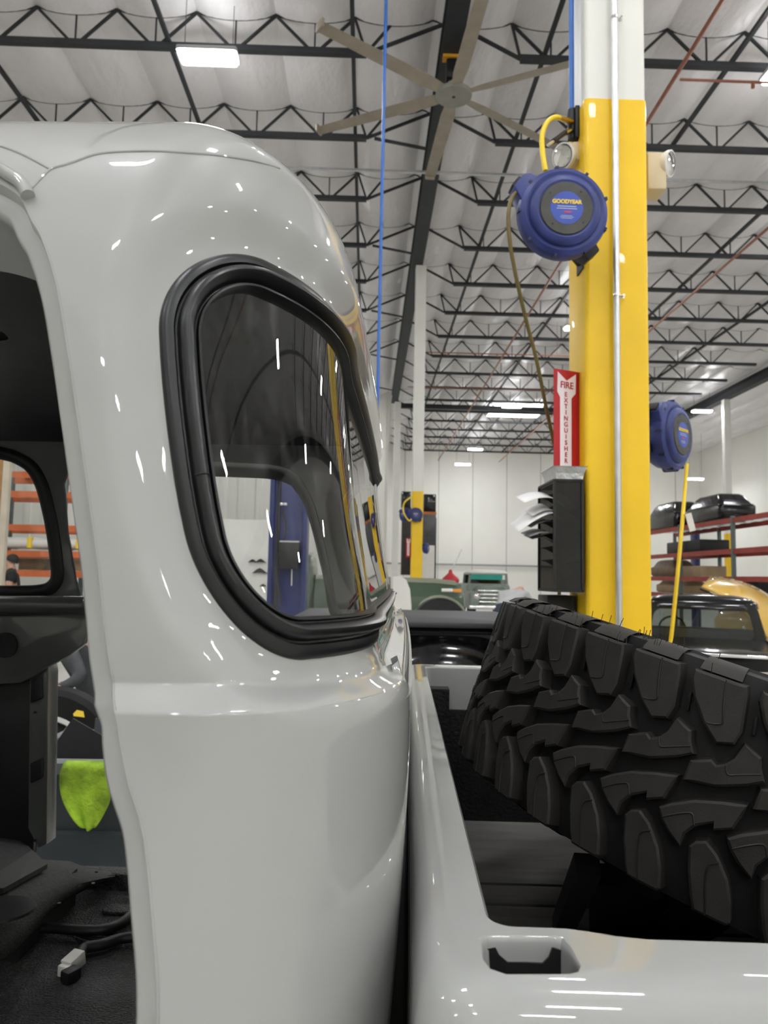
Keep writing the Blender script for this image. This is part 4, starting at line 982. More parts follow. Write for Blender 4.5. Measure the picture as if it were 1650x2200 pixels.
def wheel(c, ax, R_, w_, parent, tm=TYRE_BASE, rm=CHROME, spokes=0):
    M_ = frame(c, ax); h = w_/2
    o = MB().lathe([(R_*.62, -h), (R_*.9, -h*1.05), (R_*.98, -h*.8), (R_, 0), (R_*.98, h*.8), (R_*.9, h*1.05), (R_*.62, h)], 40, M_, close=True).build('wheel', tm, parent, smooth=True)
    MB().lathe([(R_*.52, h*.72), (R_*.56, h*.9), (R_*.63, h*.98), (R_*.64, h*.8), (R_*.60, h*.4), (R_*.60, -h)], 40, M_).build('rim', rm, o, smooth=True)
    MB().lathe([(0, h*.35), (R_*.60, h*.05), (R_*.60, -h*.2)], 32, M_).build('brake_disc', mat('brake_dark', (.03, .03, .03), rough=.5, metal=.6, noise=.1), o, smooth=True)
    for k in range(spokes):
        a = 2*math.pi*k/spokes+.5; d = Vector((math.cos(a), math.sin(a), 0)); n = Vector((-d.y, d.x, 0))
        vs = []
        for rr, ww, zz in ((R_*.10, .035, h*.75), (R_*.35, .030, h*.62), (R_*.58, .045, h*.80)):
            vs.append([M_ @ (d*rr+n*(ww*sx)+Vector((0, 0, zz+dz))) for sx, dz in ((-1, 0), (1, 0), (1, -.03), (-1, -.03))])
        MB().loft(vs, cap=True).build('spoke', rm, o, bevel=.004)
    if spokes: MB().lathe([(0, h*.85), (R_*.14, h*.8), (R_*.15, h*.4)], 24, M_).build('hub_cap', rm, o, smooth=True)
    return o
for x in (.42,):
    for y, s in ((4.0, -1), (5.45, 1)): wheel((x, y+.02*s, .36), (0, s, 0), .36, .22, bb)
for x in (-.3, .85):
    for y in (4.2, 5.3): MB().bar((x, y, .5), (x, y, 0), .06).build('stand', STEEL, bb)

# ------------------------------------------------------------------ glossy black pickup beyond the column (local frame: y forward)
bt = thing('black_pickup', 'glossy black lowered vintage pickup seen from behind past the yellow column', 'truck', (3.97, 8.8, 0), -.42)
def rl(x0, x1, y0, y1, r_, z): return [Vector((x, y, z)) for x, y in rrect(x0, x1, y0, y1, r_, 6)]
def pane(P_, parent, m_=DGLASS, name='window'): return MB().add([Vector(p) for p in P_], [tuple(range(len(P_)))]).build(name, m_, parent)
MB().loft([rl(-.72, .72, .03, 1.35, .10, .28), rl(-.78, .78, 0, 1.4, .12, .42), rl(-.79, .79, -.01, 1.4, .14, .66), rl(-.74, .74, 0, 1.4, .14, .76)], cap=True).build('cab_body', GBLK, bt, smooth=True, angle=60)
MB().loft([rl(-.63, .63, .07, 1.15, .16, 1.16), rl(-.62, .62, .08, 1.14, .16, 1.22), rl(-.55, .55, .13, 1.08, .18, 1.275), rl(-.42, .42, .24, .95, .18, 1.305), rl(-.2, .2, .4, .8, .15, 1.315)], cap=True).build('roof', GBLK, bt, smooth=True, angle=60)
fo = [Vector((x, .02+.13*(z-.74), z)) for x, z in rrect(-.70, .70, .72, 1.225, .12, 6)]; fo = [Vector((p.x*(1-.14*(p.z-.72)/.5), p.y, p.z)) for p in fo]
fi = [Vector((x, .02+.13*(z-.74), z)) for x, z in rrect(-.585, .585, .80, 1.14, .09, 6)]; fi = [Vector((p.x*(1-.12*(p.z-.78)/.4), p.y, p.z)) for p in fi]
MB().loft([[p+Vector((0, .07, 0)) for p in fo], fo, fi, [p+Vector((0, .06, 0)) for p in fi]]).build('window_surround', GBLK, bt, smooth=True, angle=40)
MB().add([p+Vector((0, .03, 0)) for p in fi], [tuple(range(len(fi)))]).build('rear_window', DGLASS, bt)
for s in (-1, 1):
    MB().bar((s*.70, 1.30, .74), (s*.58, 1.05, 1.22), .07).build('pillar', GBLK, bt, bevel=.02)
    pane([(s*.715, .12, .77), (s*.70, 1.25, .77), (s*.60, 1.05, 1.18), (s*.61, .18, 1.18)], bt, name='side_window')
pane([(-.66, 1.30, .78), (.66, 1.30, .78), (.55, 1.08, 1.18), (-.55, 1.08, 1.18)], bt, name='windshield')
MB().box((0, .42, .78), (1.25, .16, .26)).build('seat_back', mat('grey_leather', (.10, .10, .10), rough=.5, noise=.1), bt, bevel=.04)
MB().lathe([(.15, -.012), (.172, 0), (.15, .012)], 24, frame((-.35, .95, .86), (0, -1, .4)), close=True).build('steering_wheel', BLACK, bt, smooth=True)
MB().loft([rl(-.66, .66, -1.95, -.03, .05, .36), rl(-.70, .70, -1.98, -.02, .05, .46), rl(-.70, .70, -1.98, -.02, .05, .80), rl(-.67, .67, -1.95, -.05, .05, .815)], cap=True).build('bed_body', GBLK, bt, smooth=True, angle=50)
MB().box((0, -1.985, .79), (1.36, .02, .03)).build('tailgate_trim', CHROME, bt, bevel=.006)
for s in (-1, 1): MB().bar((s*.69, -1.95, .825), (s*.69, -.06, .825), .05, .02).build('bed_rail_trim', GBLK, bt)
MB().loft([rl(-.6, .6, 1.42, 2.8, .12, .30), rl(-.62, .62, 1.42, 2.8, .15, .70), rl(-.40, .40, 1.42, 2.6, .15, .80)], cap=True).build('hood', GBLK, bt, smooth=True, angle=60)
for y in (-1.1, 2.1):
    for s in (-1, 1): wheel((s*.76, y, .32), (s, 0, 0), .32, .2, bt)

# ------------------------------------------------------------------ yellow car with raised hood
YCAR = mat('yellow_car_paint', (.72, .45, .08), rough=.25, coat=1., noise=.03)
yc = thing('yellow_car', 'yellow classic car with its long hood raised behind the black pickup', 'car')
A = [at(1506, 1262, 12.2), at(1524, 1242, 13.2), at(1700, 1318, 13.2), at(1672, 1400, 12.2)]
g = []
for i in range(11):
    t = i/10; row = []
    for j in range(9):
        s = j/8; p = (A[0]*(1-s)+A[1]*s)*(1-t)+(A[3]*(1-s)+A[2]*s)*t
        p = p+Vector((0, -.10*math.sin(s*math.pi), .06*math.sin(s*math.pi)*(.6+.4*t)+.16*math.sin(t*math.pi))); row.append(p)
    g.append(row)
o = MB().loft(g, closed=False).build('hood', YCAR, yc, smooth=True, angle=80); so = o.modifiers.new('t', 'SOLIDIFY'); so.thickness = .04; so.offset = -1
yx = at(1622, 1380, 12.4).x
MB().loft([[Vector((x, y, z)) for x, y in rrect(yx+g_, yx+1.9-g_, 12.35+g_, 14.0-g_, .2)] for g_, z in ((.08, .25), (0, .4), (0, .78), (.06, .92), (.16, .98))], cap=True).build('body', YCAR, yc, smooth=True, angle=60)
MB().tube([A[0]+Vector((.12, .3, -.03)), (yx+.3, 12.8, .95)], .014, 8).build('hood_prop', BLACK, yc)
MB().lathe([(0, .03), (.07, .02), (.09, 0)], 16, frame((yx+.01, 12.75, .66), (-1, 0, 0))).build('headlight', CHROME, yc, smooth=True)
MB().box((yx-.04, 13.2, .45), (.08, 1.5, .12)).build('bumper', CHROME, yc, bevel=.02)
for x in (yx+.5, yx+1.5):
    for y, s in ((12.45, -1), (13.9, 1)): wheel((x, y, .32), (0, s, 0), .32, .2, yc)

# ------------------------------------------------------------------ green truck, white fender, far truck
GRN = mat('old_green_paint', (.045, .075, .045), rough=.35, coat=.5, noise=.15, nscale=3); GRN2 = mat('paler_green_top', (.20, .21, .15), rough=.4, noise=.15, nscale=3)  # second green is paler, for the hood top and arch lip
gt = thing('green_truck', 'old dark green truck with a paler hood top in front of the white back wall', 'truck')
gx0, gx1, gy0, gy1 = -.9, 1.74, 13.0, 14.7
sec = lambda x, ins, top: [Vector((x, y, z)) for y, z in ((gy0+ins, .55), (gy0+ins-.02, .95), (gy0+ins, 1.12), (gy0+ins+.10, 1.19), (gy0+.25+ins*.5, top-.08), (gy0+.40, top), (gy1-.40, top), (gy1-.25-ins*.5, top-.08), (gy1-ins-.10, 1.19), (gy1-ins, 1.12), (gy1-ins+.02, .95), (gy1-ins, .55))]
MB().loft([sec(gx0, 0, 1.47), sec(.2, 0, 1.455), sec(1.2, 0, 1.44), sec(1.58, .04, 1.41), sec(1.70, .12, 1.34), sec(1.74, .22, 1.28)], cap=True).build('front_body', GRN, gt, smooth=True, angle=35)
MB().loft([[p+Vector((0, 0, .006)) for p in sec(x, 0, t)[4:8]] for x, t in ((gx0, 1.47), (.2, 1.455), (1.2, 1.44), (1.6, 1.405))], closed=False).build('hood_top', GRN2, gt, smooth=True)
MB().lathe([(.0, .0), (.46, .0), (.48, -.02)], 40, frame((1.28, gy0-.025, .62), (0, -1, 0)), a0=0, a1=2*math.pi).build('wheel_arch', BLACK, gt)
MB().lathe([(.47, -.04), (.50, .0), (.53, -.01), (.54, -.04)], 40, frame((1.28, gy0-.02, .62), (0, -1, 0))).build('arch_lip', GRN2, gt, smooth=True)
for y, s in ((13.12, -1), (14.58, 1)): wheel((1.28, y, .42), (0, s, 0), .42, .24, gt); wheel((-.7, y, .42), (0, s, 0), .42, .24, gt)
p = at(961, 1268, 12.97); MB().box((p.x, gy0-.02, p.z), (.20, .03, .055)).build('badge', WPL, gt, bevel=.008)
p = at(983, 1269, 12.97); MB().box((p.x, gy0-.02, p.z), (.14, .03, .055)).build('marker_light', mat('amber_lens', (.8, .30, .03), rough=.3), gt, bevel=.008)
MB().lathe([(0, .03), (.08, .02), (.10, 0)], 20, frame((1.742, 13.45, 1.1), (1, 0, 0))).build('headlight', CHROME, gt, smooth=True)
MB().loft([[Vector((x, y, z)) for x, y in rrect(gx0-1.0+g_, gx0-.02-g_*.3, gy0+g_, gy1-g_, .15)] for g_, z in ((0, .55), (0, 1.25), (.08, 1.60), (.20, 1.80), (.4, 1.84))], cap=True).build('cab', GRN, gt, smooth=True, angle=60)
wf = thing('white_fender', 'tall white curved fender panel standing beside the green truck', 'fender')
P0 = at(868, 1275, 9.6)
prof_ = [(-.16, 1.46), (-.05, 1.47), (.03, 1.42), (.08, 1.30), (.10, 1.10), (.11, .55), (-.16, .55)]
L = [[Vector((P0.x+x*k_, 9.6+y, z)) for x, z in prof_] for y, k_ in ((0, .9), (.04, 1), (.5, 1.0), (.55, .9))]
o = MB().loft(L, cap=True).build('skin', WHITE, wf, smooth=True, angle=40)
MB().bar((P0.x-.03, 9.85, 0), (P0.x-.03, 9.85, .56), .05).build('stand', STEEL, wf); MB().box((P0.x+.05, 9.85, .015), (.3, .4, .03)).build('foot', STEEL, wf)
ft = thing('far_truck', 'old pale grey-green truck with a teal windshield near the back wall', 'truck')
fx0, fx1, fy = 3.36, 4.84, 24.0
FTM = mat('pale_green_paint', (.20, .24, .20), rough=.4, noise=.2, nscale=4)
fl = lambda g_, z, y1: [Vector((x, y, z)) for x, y in rrect(fx0+g_, fx1-g_, fy+1.0+g_, y1-g_, .12)]
MB().loft([fl(0, .5, 27.5), fl(0, 1.2, 27.5), fl(.05, 1.3, 27.4)], cap=True).build('cab_body', FTM, ft, smooth=True, angle=50)
MB().loft([fl(.10, 1.60, 26.6), fl(.06, 1.66, 26.6), fl(.14, 1.74, 26.5), fl(.4, 1.77, 26.2)], cap=True).build('roof', WHITE, ft, smooth=True, angle=60)
for x, y in ((fx0+.1, 25.12), (fx1-.1, 25.12), (fx0+.1, 26.5), (fx1-.1, 26.5)): MB().bar((x, y, 1.25), (x+(.03 if x < 4 else -.03), y, 1.64), .07).build('pillar', FTM, ft)
TEAL = mat('teal_tint', (.02, .36, .30), rough=.25, noise=.05)
MB().box((4.05, 25.10, 1.52), (1.08, .02, .17)).build('visor_strip', TEAL, ft); MB().box((4.1, 25.12, 1.37), (1.2, .02, .16)).build('windshield', DGLASS, ft); MB().box((4.1, 26.5, 1.45), (1.2, .02, .3)).build('back_panel', BLACK, ft)
MB().loft([[Vector((x, y, z)) for x, y in rrect(fx0+.25+g_, fx1-.25-g_, fy+.1, fy+1.05, .1)] for g_, z in ((0, .6), (0, 1.12), (.1, 1.22))], cap=True).build('hood', FTM, ft, smooth=True, angle=60)
for x in (fx0+.12, fx1-.12): MB().loft([[Vector((x+xx, y, z)) for xx, y in rrect(-.16+g_, .16-g_, fy+g_, fy+1.1, .08)] for g_, z in ((0, .5), (0, .95), (.06, 1.06))], cap=True).build('fender', FTM, ft, smooth=True, angle=60)
for k in range(4): MB().box((4.1, fy+.07, .72+.12*k), (1.0, .04, .045)).build('grille_bar', CHROME, ft, bevel=.01)
MB().box((4.1, fy-.10, .55), (1.6, .10, .13)).build('bumper', CHROME, ft, bevel=.03)
for x in (fx0+.2, fx1-.2): MB().lathe([(0, .03), (.09, .02), (.11, 0)], 20, frame((x, fy-.01, .9), (0, -1, 0))).build('headlight', CHROME, ft, smooth=True)
for x in (fx0+.1, fx1-.1):
    for y in (24.5, 27.0): wheel((x, y, .36), (1, 0, 0), .36, .2, ft)
rl_ = thing('red_funnel', 'red work funnel on a thin leaning rod above the green truck', 'funnel')
p = at(968, 1240, 15.2); q = at(992, 1180, 15.2)
MB().lathe([(.0, .22), (.03, .21), (.05, .14), (.16, .04), (.18, 0), (.17, -.05), (0, -.05)], 20, Matrix.Translation(p-Vector((0, 0, .06)))).build('cone', mat('red_plastic', (.40, .012, .02), rough=.35, noise=.1), rl_, smooth=True)
MB().tube([p+Vector((0, 0, .1)), q], .012, 6).build('rod', GALV, rl_); MB().tube([p-Vector((0, 0, .1)), (p.x, p.y, 0)], .02, 8).build('stand', STEEL, rl_)
# rack of dark panels behind the far column
fr = thing('panel_rack', 'tall rack of black and grey body panels beside the far column', 'rack', (0, 0, 0))
y_ = 24.0
def pbox(x0, y0, x1, y1, name, m_, Y=y_, d=.5, parent=fr):
    a, b = at(x0, y1, Y), at(x1, y0, Y); return MB().box(((a.x+b.x)/2, Y+d/2, (a.z+b.z)/2), (abs(b.x-a.x), d, abs(b.z-a.z))).build(name, m_, parent, bevel=.02)
pbox(910, 1062, 937, 1100, 'black_panel', GBLK); pbox(862, 1056, 883, 1090, 'black_panel', GBLK, Y=24.3); pbox(908, 1105, 937, 1172, 'grey_panel', mat('grey_panel', (.06, .06, .065), rough=.3, noise=.3, nscale=3)); pbox(906, 1099, 938, 1106, 'orange_beam', mat('orange_beam', (.45, .13, .03), rough=.5, noise=.1))
pbox(862, 1090, 884, 1235, 'dark_panel', mat('dark_brown_panel', (.03, .022, .02), rough=.5, noise=.3), Y=24.3)
a = at(907, 1235, y_); 
for x in (a.x, at(936, 1235, y_).x): MB().bar((x, y_+.25, 0), (x, y_+.25, at(900, 1110, y_).z), .05).build('upright', STEEL, fr)
wc = thing('white_cabinet', 'white slatted cabinet under the rack of dark panels', 'cabinet')
a, b = at(905, 1250, 23.2), at(934, 1172, 23.2)
MB().box(((a.x+b.x)/2, 23.4, b.z/2), (b.x-a.x, .4, b.z)).build('body', WPL, wc, bevel=.01)
for k in range(14): MB().box(((a.x+b.x)/2, 23.19, b.z-.08-.09*k), (b.x-a.x-.03, .015, .065)).build('slat', WPL, wc)

# ------------------------------------------------------------------ red storage racks (rack side)
RACK = mat('rack_red', (.30, .035, .022), rough=.5, noise=.15, nscale=4); RACKO = mat('rack_orange', (.50, .12, .035), rough=.5, noise=.15, nscale=4); RGRN = mat('rack_upright_grey', (.10, .13, .13), rough=.5, noise=.1)
def rack(label, x0, x1, y0, y1, levels, n, beam=RACK, up=RGRN, along='y', top=None):
    r = thing('storage_rack', label, 'rack'); L_ = (y1-y0) if along == 'y' else (x1-x0)
    for k in range(n+1):
        for e in (0, 1):
            x, y = ((x0, x1)[e], y0+(y1-y0)*k/n) if along == 'y' else (x0+(x1-x0)*k/n, (y0, y1)[e])
            MB().bar((x, y, 0), (x, y, top or levels[-1]+.1), .08).build('upright', up, r)
    for z in levels:
        for e in (0, 1):
            a, b = (((x0, x1)[e], y0, z), ((x0, x1)[e], y1, z)) if along == 'y' else ((x0, (y0, y1)[e], z), (x1, (y0, y1)[e], z))
            MB().bar(a, b, .05, .12).build('beam', beam, r)
        k = 0
        for t in np.arange(.15, L_, .55):
            c, d = (((x0+x1)/2, y0+t, z+.055), (x1-x0-.06, .14, .02)) if along == 'y' else ((x0+t, (y0+y1)/2, z+.055), (.14, y1-y0-.06, .02))
            MB().box(c, d).build('deck_slat', GALV, r)
    return r
LV = (EYE-.35, EYE+.12, EYE+.78, EYE+1.52)
rack('long red steel storage rack holding black car bodies along the far aisle', 8.7, 9.8, 11.5, 23.5, LV, 4)
def bodyshell(name, label, c, L_, W_, H_, m_, cat='car part', rz=0., parts=()):
    t = thing(name, label, cat, c, rz)
    f_ = lambda g_, z, r_=.12: [Vector((x, y, z)) for x, y in rrect(-L_/2+g_*L_, L_/2-g_*L_, -W_/2+g_*W_, W_/2-g_*W_, r_*min(L_, W_))]
    MB().loft([f_(.04, 0), f_(0, H_*.12), f_(0, H_*.50), f_(.03, H_*.58)], cap=True).build('lower_body', m_, t, smooth=True, angle=55)
    MB().loft([f_(.05, H_*.58), f_(.14, H_*.88), f_(.20, H_*.97), f_(.30, H_)], cap=True).build('upper_body', m_, t, smooth=True, angle=55)
    return t
zt = LV[3]+.07
bodyshell('body_shell', 'glossy black car body shell on the top red rack near its far end', (9.2, 22.0, zt), .95, 2.2, .80, GBLK)
bodyshell('body_shell', 'glossy black car body shell on the top red rack nearer the aisle front', (9.2, 19.2, zt), .95, 2.0, .72, GBLK)
tag(MB().box((9.2, 20.6, LV[2]+.07+.16), (.8, 2.2, .32)).build('storage_case', BLACK, bevel=.03), 'long flat black case on the second shelf of the red rack', 'case')
TAN = mat('tan_cardboard', (.32, .23, .13), rough=.7, noise=.15, nscale=3); BRN = mat('brown_leather', (.16, .10, .05), rough=.5, noise=.3, nscale=5)
bodyshell('bench_seat', 'brown bench seat on the third shelf of the red rack', (9.2, 22.2, LV[1]+.07), .7, 1.8, .5, BRN, 'seat')
tag(MB().box((9.2, 20.2, LV[1]+.07+.14), (.7, 1.2, .28)).build('cardboard_box', TAN, bevel=.01), 'tan cardboard box on the third shelf of the red rack', 'box')
bodyshell('bench_seat', 'tan wrapped seat on the low shelf of the red rack', (9.2, 21.6, LV[0]+.07), .7, 2.2, .42, TAN, 'seat')
bodyshell('engine_part', 'grey metal engine frame on the second shelf of the red rack', (9.2, 15.4, LV[2]+.07), .8, 1.6, .6, mat('raw_grey_metal', (.25, .24, .22), rough=.4, metal=.5, noise=.2), 'engine part')
tag(MB().box((9.2, 17.2, LV[0]+.07+.2), (.7, 1.0, .4)).build('storage_case', BLACK, bevel=.02), 'black case on the low shelf of the red rack', 'case')
tag(MB().box((9.2, 14.2, LV[0]+.07+.18), (.7, 1.2, .36)).build('metal_crate', mat('raw_grey_metal', (.25, .24, .22)), bevel=.02), 'grey metal crate on the low shelf of the red rack', 'crate')
BLIFT = mat('blue_lift_paint', (.020, .030, .13), rough=.35, noise=.1, nscale=3)
def lift(label, x, y, w_=.34, d=.30, h=3.7, box=False):
    t = thing('lift_post', label, 'car lift', (x, y, 0))
    MB().box((0, 0, .01), (.6, .6, .02)).build('base_plate', BLIFT, t)
    m = MB().prism([(-w_/2, -d/2), (-w_/2+.05, -d/2), (-w_/2+.05, -d/2+.05), (w_/2-.05, -d/2+.05), (w_/2-.05, -d/2), (w_/2, -d/2), (w_/2, d/2), (-w_/2, d/2)], .02, h); m.build('post', BLIFT, t, bevel=.008)
    MB().tube([(-w_/2+.10, -d/2-.01, .3), (-w_/2+.10, -d/2-.01, h)], .018, 8).build('cable', BLACK, t)
    if box:
        z = box; bo_ = MB().prism([(-.09, -.13), (.09, -.13), (.105, .15), (-.105, .15)], -.05, .05, Matrix(((1, 0, 0, .03), (0, 0, -1, -d/2-.06), (0, 1, 0, z), (0, 0, 0, 1)))).build('control_box', BLACK, t, bevel=.008)
        MB().box((.03, -d/2-.06, z+.155), (.20, .12, .014)).build('box_lid', GALV, bo_)
        MB().lathe([(0, .012), (.012, .01), (.014, 0)], 12, frame((.02, -d/2-.112, z+.06), (0, -1, 0))).build('knob', BLACK, bo_, smooth=True)
        MB().tube([(.06, -d/2-.06, z-.13), (.062, -d/2-.06, z-.3)], .006, 6).build('cord', WPL, bo_)
        for x_ in (-.07, -.03): MB().lathe([(0, -.02), (.018, -.015), (.022, 0), (.018, .015), (0, .02)], 12, Matrix.Translation((x_, -d/2-.03, z+.55))).build('ball_fitting', CHROME, t, smooth=True)
        MB().tube(spline([(-.06, -d/2-.02, z+.5), (-.02, -d/2-.03, z+.25), (-.10, -d/2-.03, z-.1), (-.04, -d/2-.03, z-.5)], 6), .012, 8).build('hydraulic_hose', BLACK, t, smooth=True)
    return t
q = at(1494, 1200, 24.6); lift('dark blue lift post standing behind the red rack', q.x, 24.6, .22, .25, 3.3)
q = at(620, 1200, 8.0); lift('dark blue car lift post with a black control box seen through the rear window', q.x, 8.0, .40, .32, 3.7, box=at(617, 1196, 7.8).z)
# white board with black parts behind the lift
wbd = thing('display_board', 'white board with dark car emblems hung behind the blue lift post', 'board')
a, b = at(470, 1330, 11.0), at(590, 1118, 11.0)
MB().box(((a.x+b.x)/2-.5, 11.0, b.z/2), (b.x-a.x+1.0, .04, b.z)).build('panel', WHITE, wbd)
for px, py, s in ((543, 1206, .9), (560, 1206, 1.1), (558, 1228, 1.5), (565, 1258, .7)):
    c = at(px, py, 10.96)
    MB().prism([(x*s, z*s) for x, z in ((-.075, -.02), (-.03, .02), (0, .035), (.03, .02), (.08, -.02), (.02, -.012), (-.02, -.012))], 0, .02, frame(c, (0, -1, 0), (1, 0, 0))).build('emblem', BLACK, wbd)

# ------------------------------------------------------------------ seen through the open cab: racks, plywood, workers, bin, wheel
rack('orange-red storage rack behind the cab windshield', -8.6, -4.2, 14.0, 15.0, tuple(at(60, y, 14.0).z for y in (1290, 1232, 1190, 1134, 1062, 1020)), 3, beam=RACKO, along='x')
0 and rack('orange-red storage rack glimpsed past the far cab pillar', -4.0, -2.5, 14.8, 15.7, tuple(at(165, y, 14.6).z for y in (1280, 1200, 1150, 1085, 1015)), 1, beam=RACKO, along='x')
zz = at(60, 1186, 14.3).z
bd_ = thing('foam_bundle', 'bundle of white rolls strapped with yellow tape on the orange rack', 'bundle')
for k in range(4): MB().tube([(-7.2, 14.15+.2*k, zz+.17), (-5.0, 14.15+.2*k, zz+.17)], .10, 12).build('roll', WPL, bd_, smooth=True)
for x in (-6.9, -6.3, -5.8, -5.4): MB().box((x, 14.45, zz+.17), (.10, .84, .215)).build('tape_band', LYEL, bd_, bevel=.03)
for px, py, w_, h_, m_, lab in ((95, 1222, .7, .5, TAN, 'tan carton on the orange rack below the strapped rolls'), (60, 1212, .5, .3, BRN, 'brown carton on the orange rack below the strapped rolls'), (130, 1240, .7, .3, WPL, 'white wrapped parcel on the orange rack')):
    c = at(px, py, 14.3); 
    tag(MB().box(({95: -5.2, 60: -6.3, 130: -7.4}[px], 14.5, at(60, 1232, 14.0).z+.066+.11), (w_, .6, .22)).build('carton', m_, bevel=.01), lab, 'box')
WOOD = mat('plywood', (.38, .20, .075), rough=.6, noise=.2, nscale=3, stretch=(1, 1, 6))
py_ = thing('plywood_sheet', 'tall plywood sheet with a pale edge post leaning near the orange rack', 'plywood')
a, b = at(-120, 1140, 6.5), at(22, 960, 6.5)
MB().box(((a.x+b.x)/2, 6.5, (a.z+2.75)/2), (b.x-a.x-.06, .03, 2.75-a.z)).build('sheet', WOOD, py_); MB().box((b.x+.0, 6.48, 1.4), (.055, .05, 2.8)).build('edge_post', mat('pale_wood', (.55, .48, .38), rough=.6, noise=.1), py_); MB().box((a.x, 6.48, 1.4), (.055, .05, 2.8)).build('edge_post', MATS['pale_wood'], py_)

def person(label, J, E, parts, hair=None):
    """J: name -> (pos, radius); E: bones; parts: material per joint name prefix"""
    names = list(J); me = bpy.data.meshes.new('person'); me.from_pydata([J[n][0] for n in names], [(names.index(a), names.index(b)) for a, b in E], [])
    o = bpy.data.objects.new('person', me); COL.objects.link(o)
    sk = o.modifiers.new('s', 'SKIN'); sk.use_smooth_shade = True; sb = o.modifiers.new('ss', 'SUBSURF'); sb.levels = 2; sb.render_levels = 2
    lay = me.skin_vertices[0].data
    for i, n in enumerate(names): r_ = J[n][1]; lay[i].radius = r_ if hasattr(r_, '__len__') else (r_, r_)
    lay[0].use_root = True
    bpy.context.view_layer.update(); dg = bpy.context.evaluated_depsgraph_get(); ev = bpy.data.meshes.new_from_object(o.evaluated_get(dg)); o.modifiers.clear(); o.data = ev; ev.name = 'person'; ev.materials.clear()
    ms = list(dict.fromkeys(parts.values()))
    for m_ in ms: ev.materials.append(m_)
    P_ = [(Vector(J[n][0]), parts[n]) for n in names]
    for a, b in E:
        for t in (.33, .66): P_.append((Vector(J[a][0]).lerp(Vector(J[b][0]), t), parts[a] if t < .5 else parts[b]))
    for f in ev.polygons:
        f.material_index = ms.index(min(P_, key=lambda q: (q[0]-f.center).length_squared)[1]); f.use_smooth = True
    tag(o, label, 'person')
    if hair:
        c, r_, d, m_ = hair; M_ = frame(c, d)
        h_ = MB().lathe([(r_*math.cos(t), r_*1.05*math.sin(t)) for t in np.linspace(-.25, math.pi/2, 9)], 20, M_).build('hair', m_, o, smooth=True)
    return o
SKIN = mat('skin', (.50, .27, .19), rough=.5, noise=.06, nscale=20); TEE = mat('grey_tshirt', (.42, .42, .42), rough=.8, noise=.08, nscale=10, bump=.3, bscale=14); JEAN = mat('dark_jeans', (.035, .045, .065), rough=.8, noise=.2, nscale=20); DTEE = mat('black_tshirt', (.012, .012, .013), rough=.8, noise=.2)
HOOD = mat('grey_hoodie', (.055, .058, .062), rough=.9, noise=.25, nscale=9, bump=.5, bscale=12); SHOE = mat('dark_shoe', (.02, .02, .02), rough=.6, noise=.1); HAIR = mat('dark_hair', (.018, .014, .012), rough=.6, noise=.3, nscale=40)
BN = [('pelvis', 'spine'), ('spine', 'chest'), ('chest', 'neck'), ('neck', 'head'), ('head', 'crown'), ('head', 'nose'), ('chest', 'lsh'), ('lsh', 'lel'), ('lel', 'lwr'), ('lwr', 'lha'), ('lha', 'lfi'), ('lha', 'lth'), ('chest', 'rsh'), ('rsh', 'rel'), ('rel', 'rwr'), ('rwr', 'rha'), ('rha', 'rfi'), ('rha', 'rth'), ('pelvis', 'lhp'), ('lhp', 'lkn'), ('lkn', 'lan'), ('lan', 'lto'), ('pelvis', 'rhp'), ('rhp', 'rkn'), ('rkn', 'ran'), ('ran', 'rto')]
RAD = dict(pelvis=(.15, .12), spine=(.145, .12), chest=(.17, .13), neck=.058, head=(.082, .092), crown=.07, nose=.018, lsh=.075, rsh=.075, lel=.045, rel=.045, lwr=.03, rwr=.03, lha=.036, rha=.036, lfi=.012, rfi=.012, lth=.012, rth=.012, lhp=.095, rhp=.095, lkn=.062, rkn=.062, lan=.045, ran=.045, lto=.04, rto=.04)
def figure(label, base, pos, mats, rz=0., hair=None):
    R_ = Matrix.Translation(base) @ Matrix.Rotation(rz, 4, 'Z'); J = {n: (R_ @ Vector(p), RAD[n]) for n, p in pos.items()}
    top, bot, sleeve = mats; parts = {}
    for n in pos:
        parts[n] = SKIN if n in ('neck', 'head', 'crown', 'nose', 'lwr', 'rwr', 'lha', 'rha', 'lfi', 'rfi', 'lth', 'rth') else bot if n in ('pelvis', 'lhp', 'rhp', 'lkn', 'rkn', 'lan', 'ran') else SHOE if n in ('lto', 'rto') else top
    if sleeve == 'long': parts['lwr'] = parts['rwr'] = top
    if sleeve == 'short': parts['lel'] = parts['rel'] = SKIN
    h_ = None
    if hair: h_ = (R_ @ Vector(hair[0]), hair[1], (R_.to_3x3() @ Vector(hair[2])), HAIR)
    return person(label, J, BN, parts, h_)
bent = dict(pelvis=(-.02, -.12, .93), spine=(0, .06, 1.08), chest=(.03, .28, 1.17), neck=(.05, .44, 1.19), head=(.05, .54, 1.22), crown=(.05, .62, 1.25), nose=(.05, .60, 1.12), lsh=(-.17, .30, 1.15), lel=(-.24, .42, .90), lwr=(-.14, .60, .78), lha=(-.10, .66, .75), lfi=(-.06, .73, .73), lth=(-.06, .65, .72), rsh=(.22, .28, 1.15), rel=(.36, .36, .92), rwr=(.40, .55, .78), rha=(.40, .62, .75), rfi=(.38, .70, .73), rth=(.35, .62, .72), lhp=(-.10, -.12, .88), lkn=(-.12, -.02, .48), lan=(-.12, -.10, .09), lto=(-.13, .07, .045), rhp=(.09, -.12, .88), rkn=(.12, .0, .48), ran=(.12, -.08, .09), rto=(.13, .09, .045))
q = at(1088, 1300, 11.2)
figure('person in a grey t-shirt bending forward beyond the spare tyre', (q.x, 11.2, 0), {k: (v[0], v[1], v[2]*1.06 if v[2] > .3 else v[2]) for k, v in bent.items()}, (TEE, JEAN, 'short'), rz=-.5)
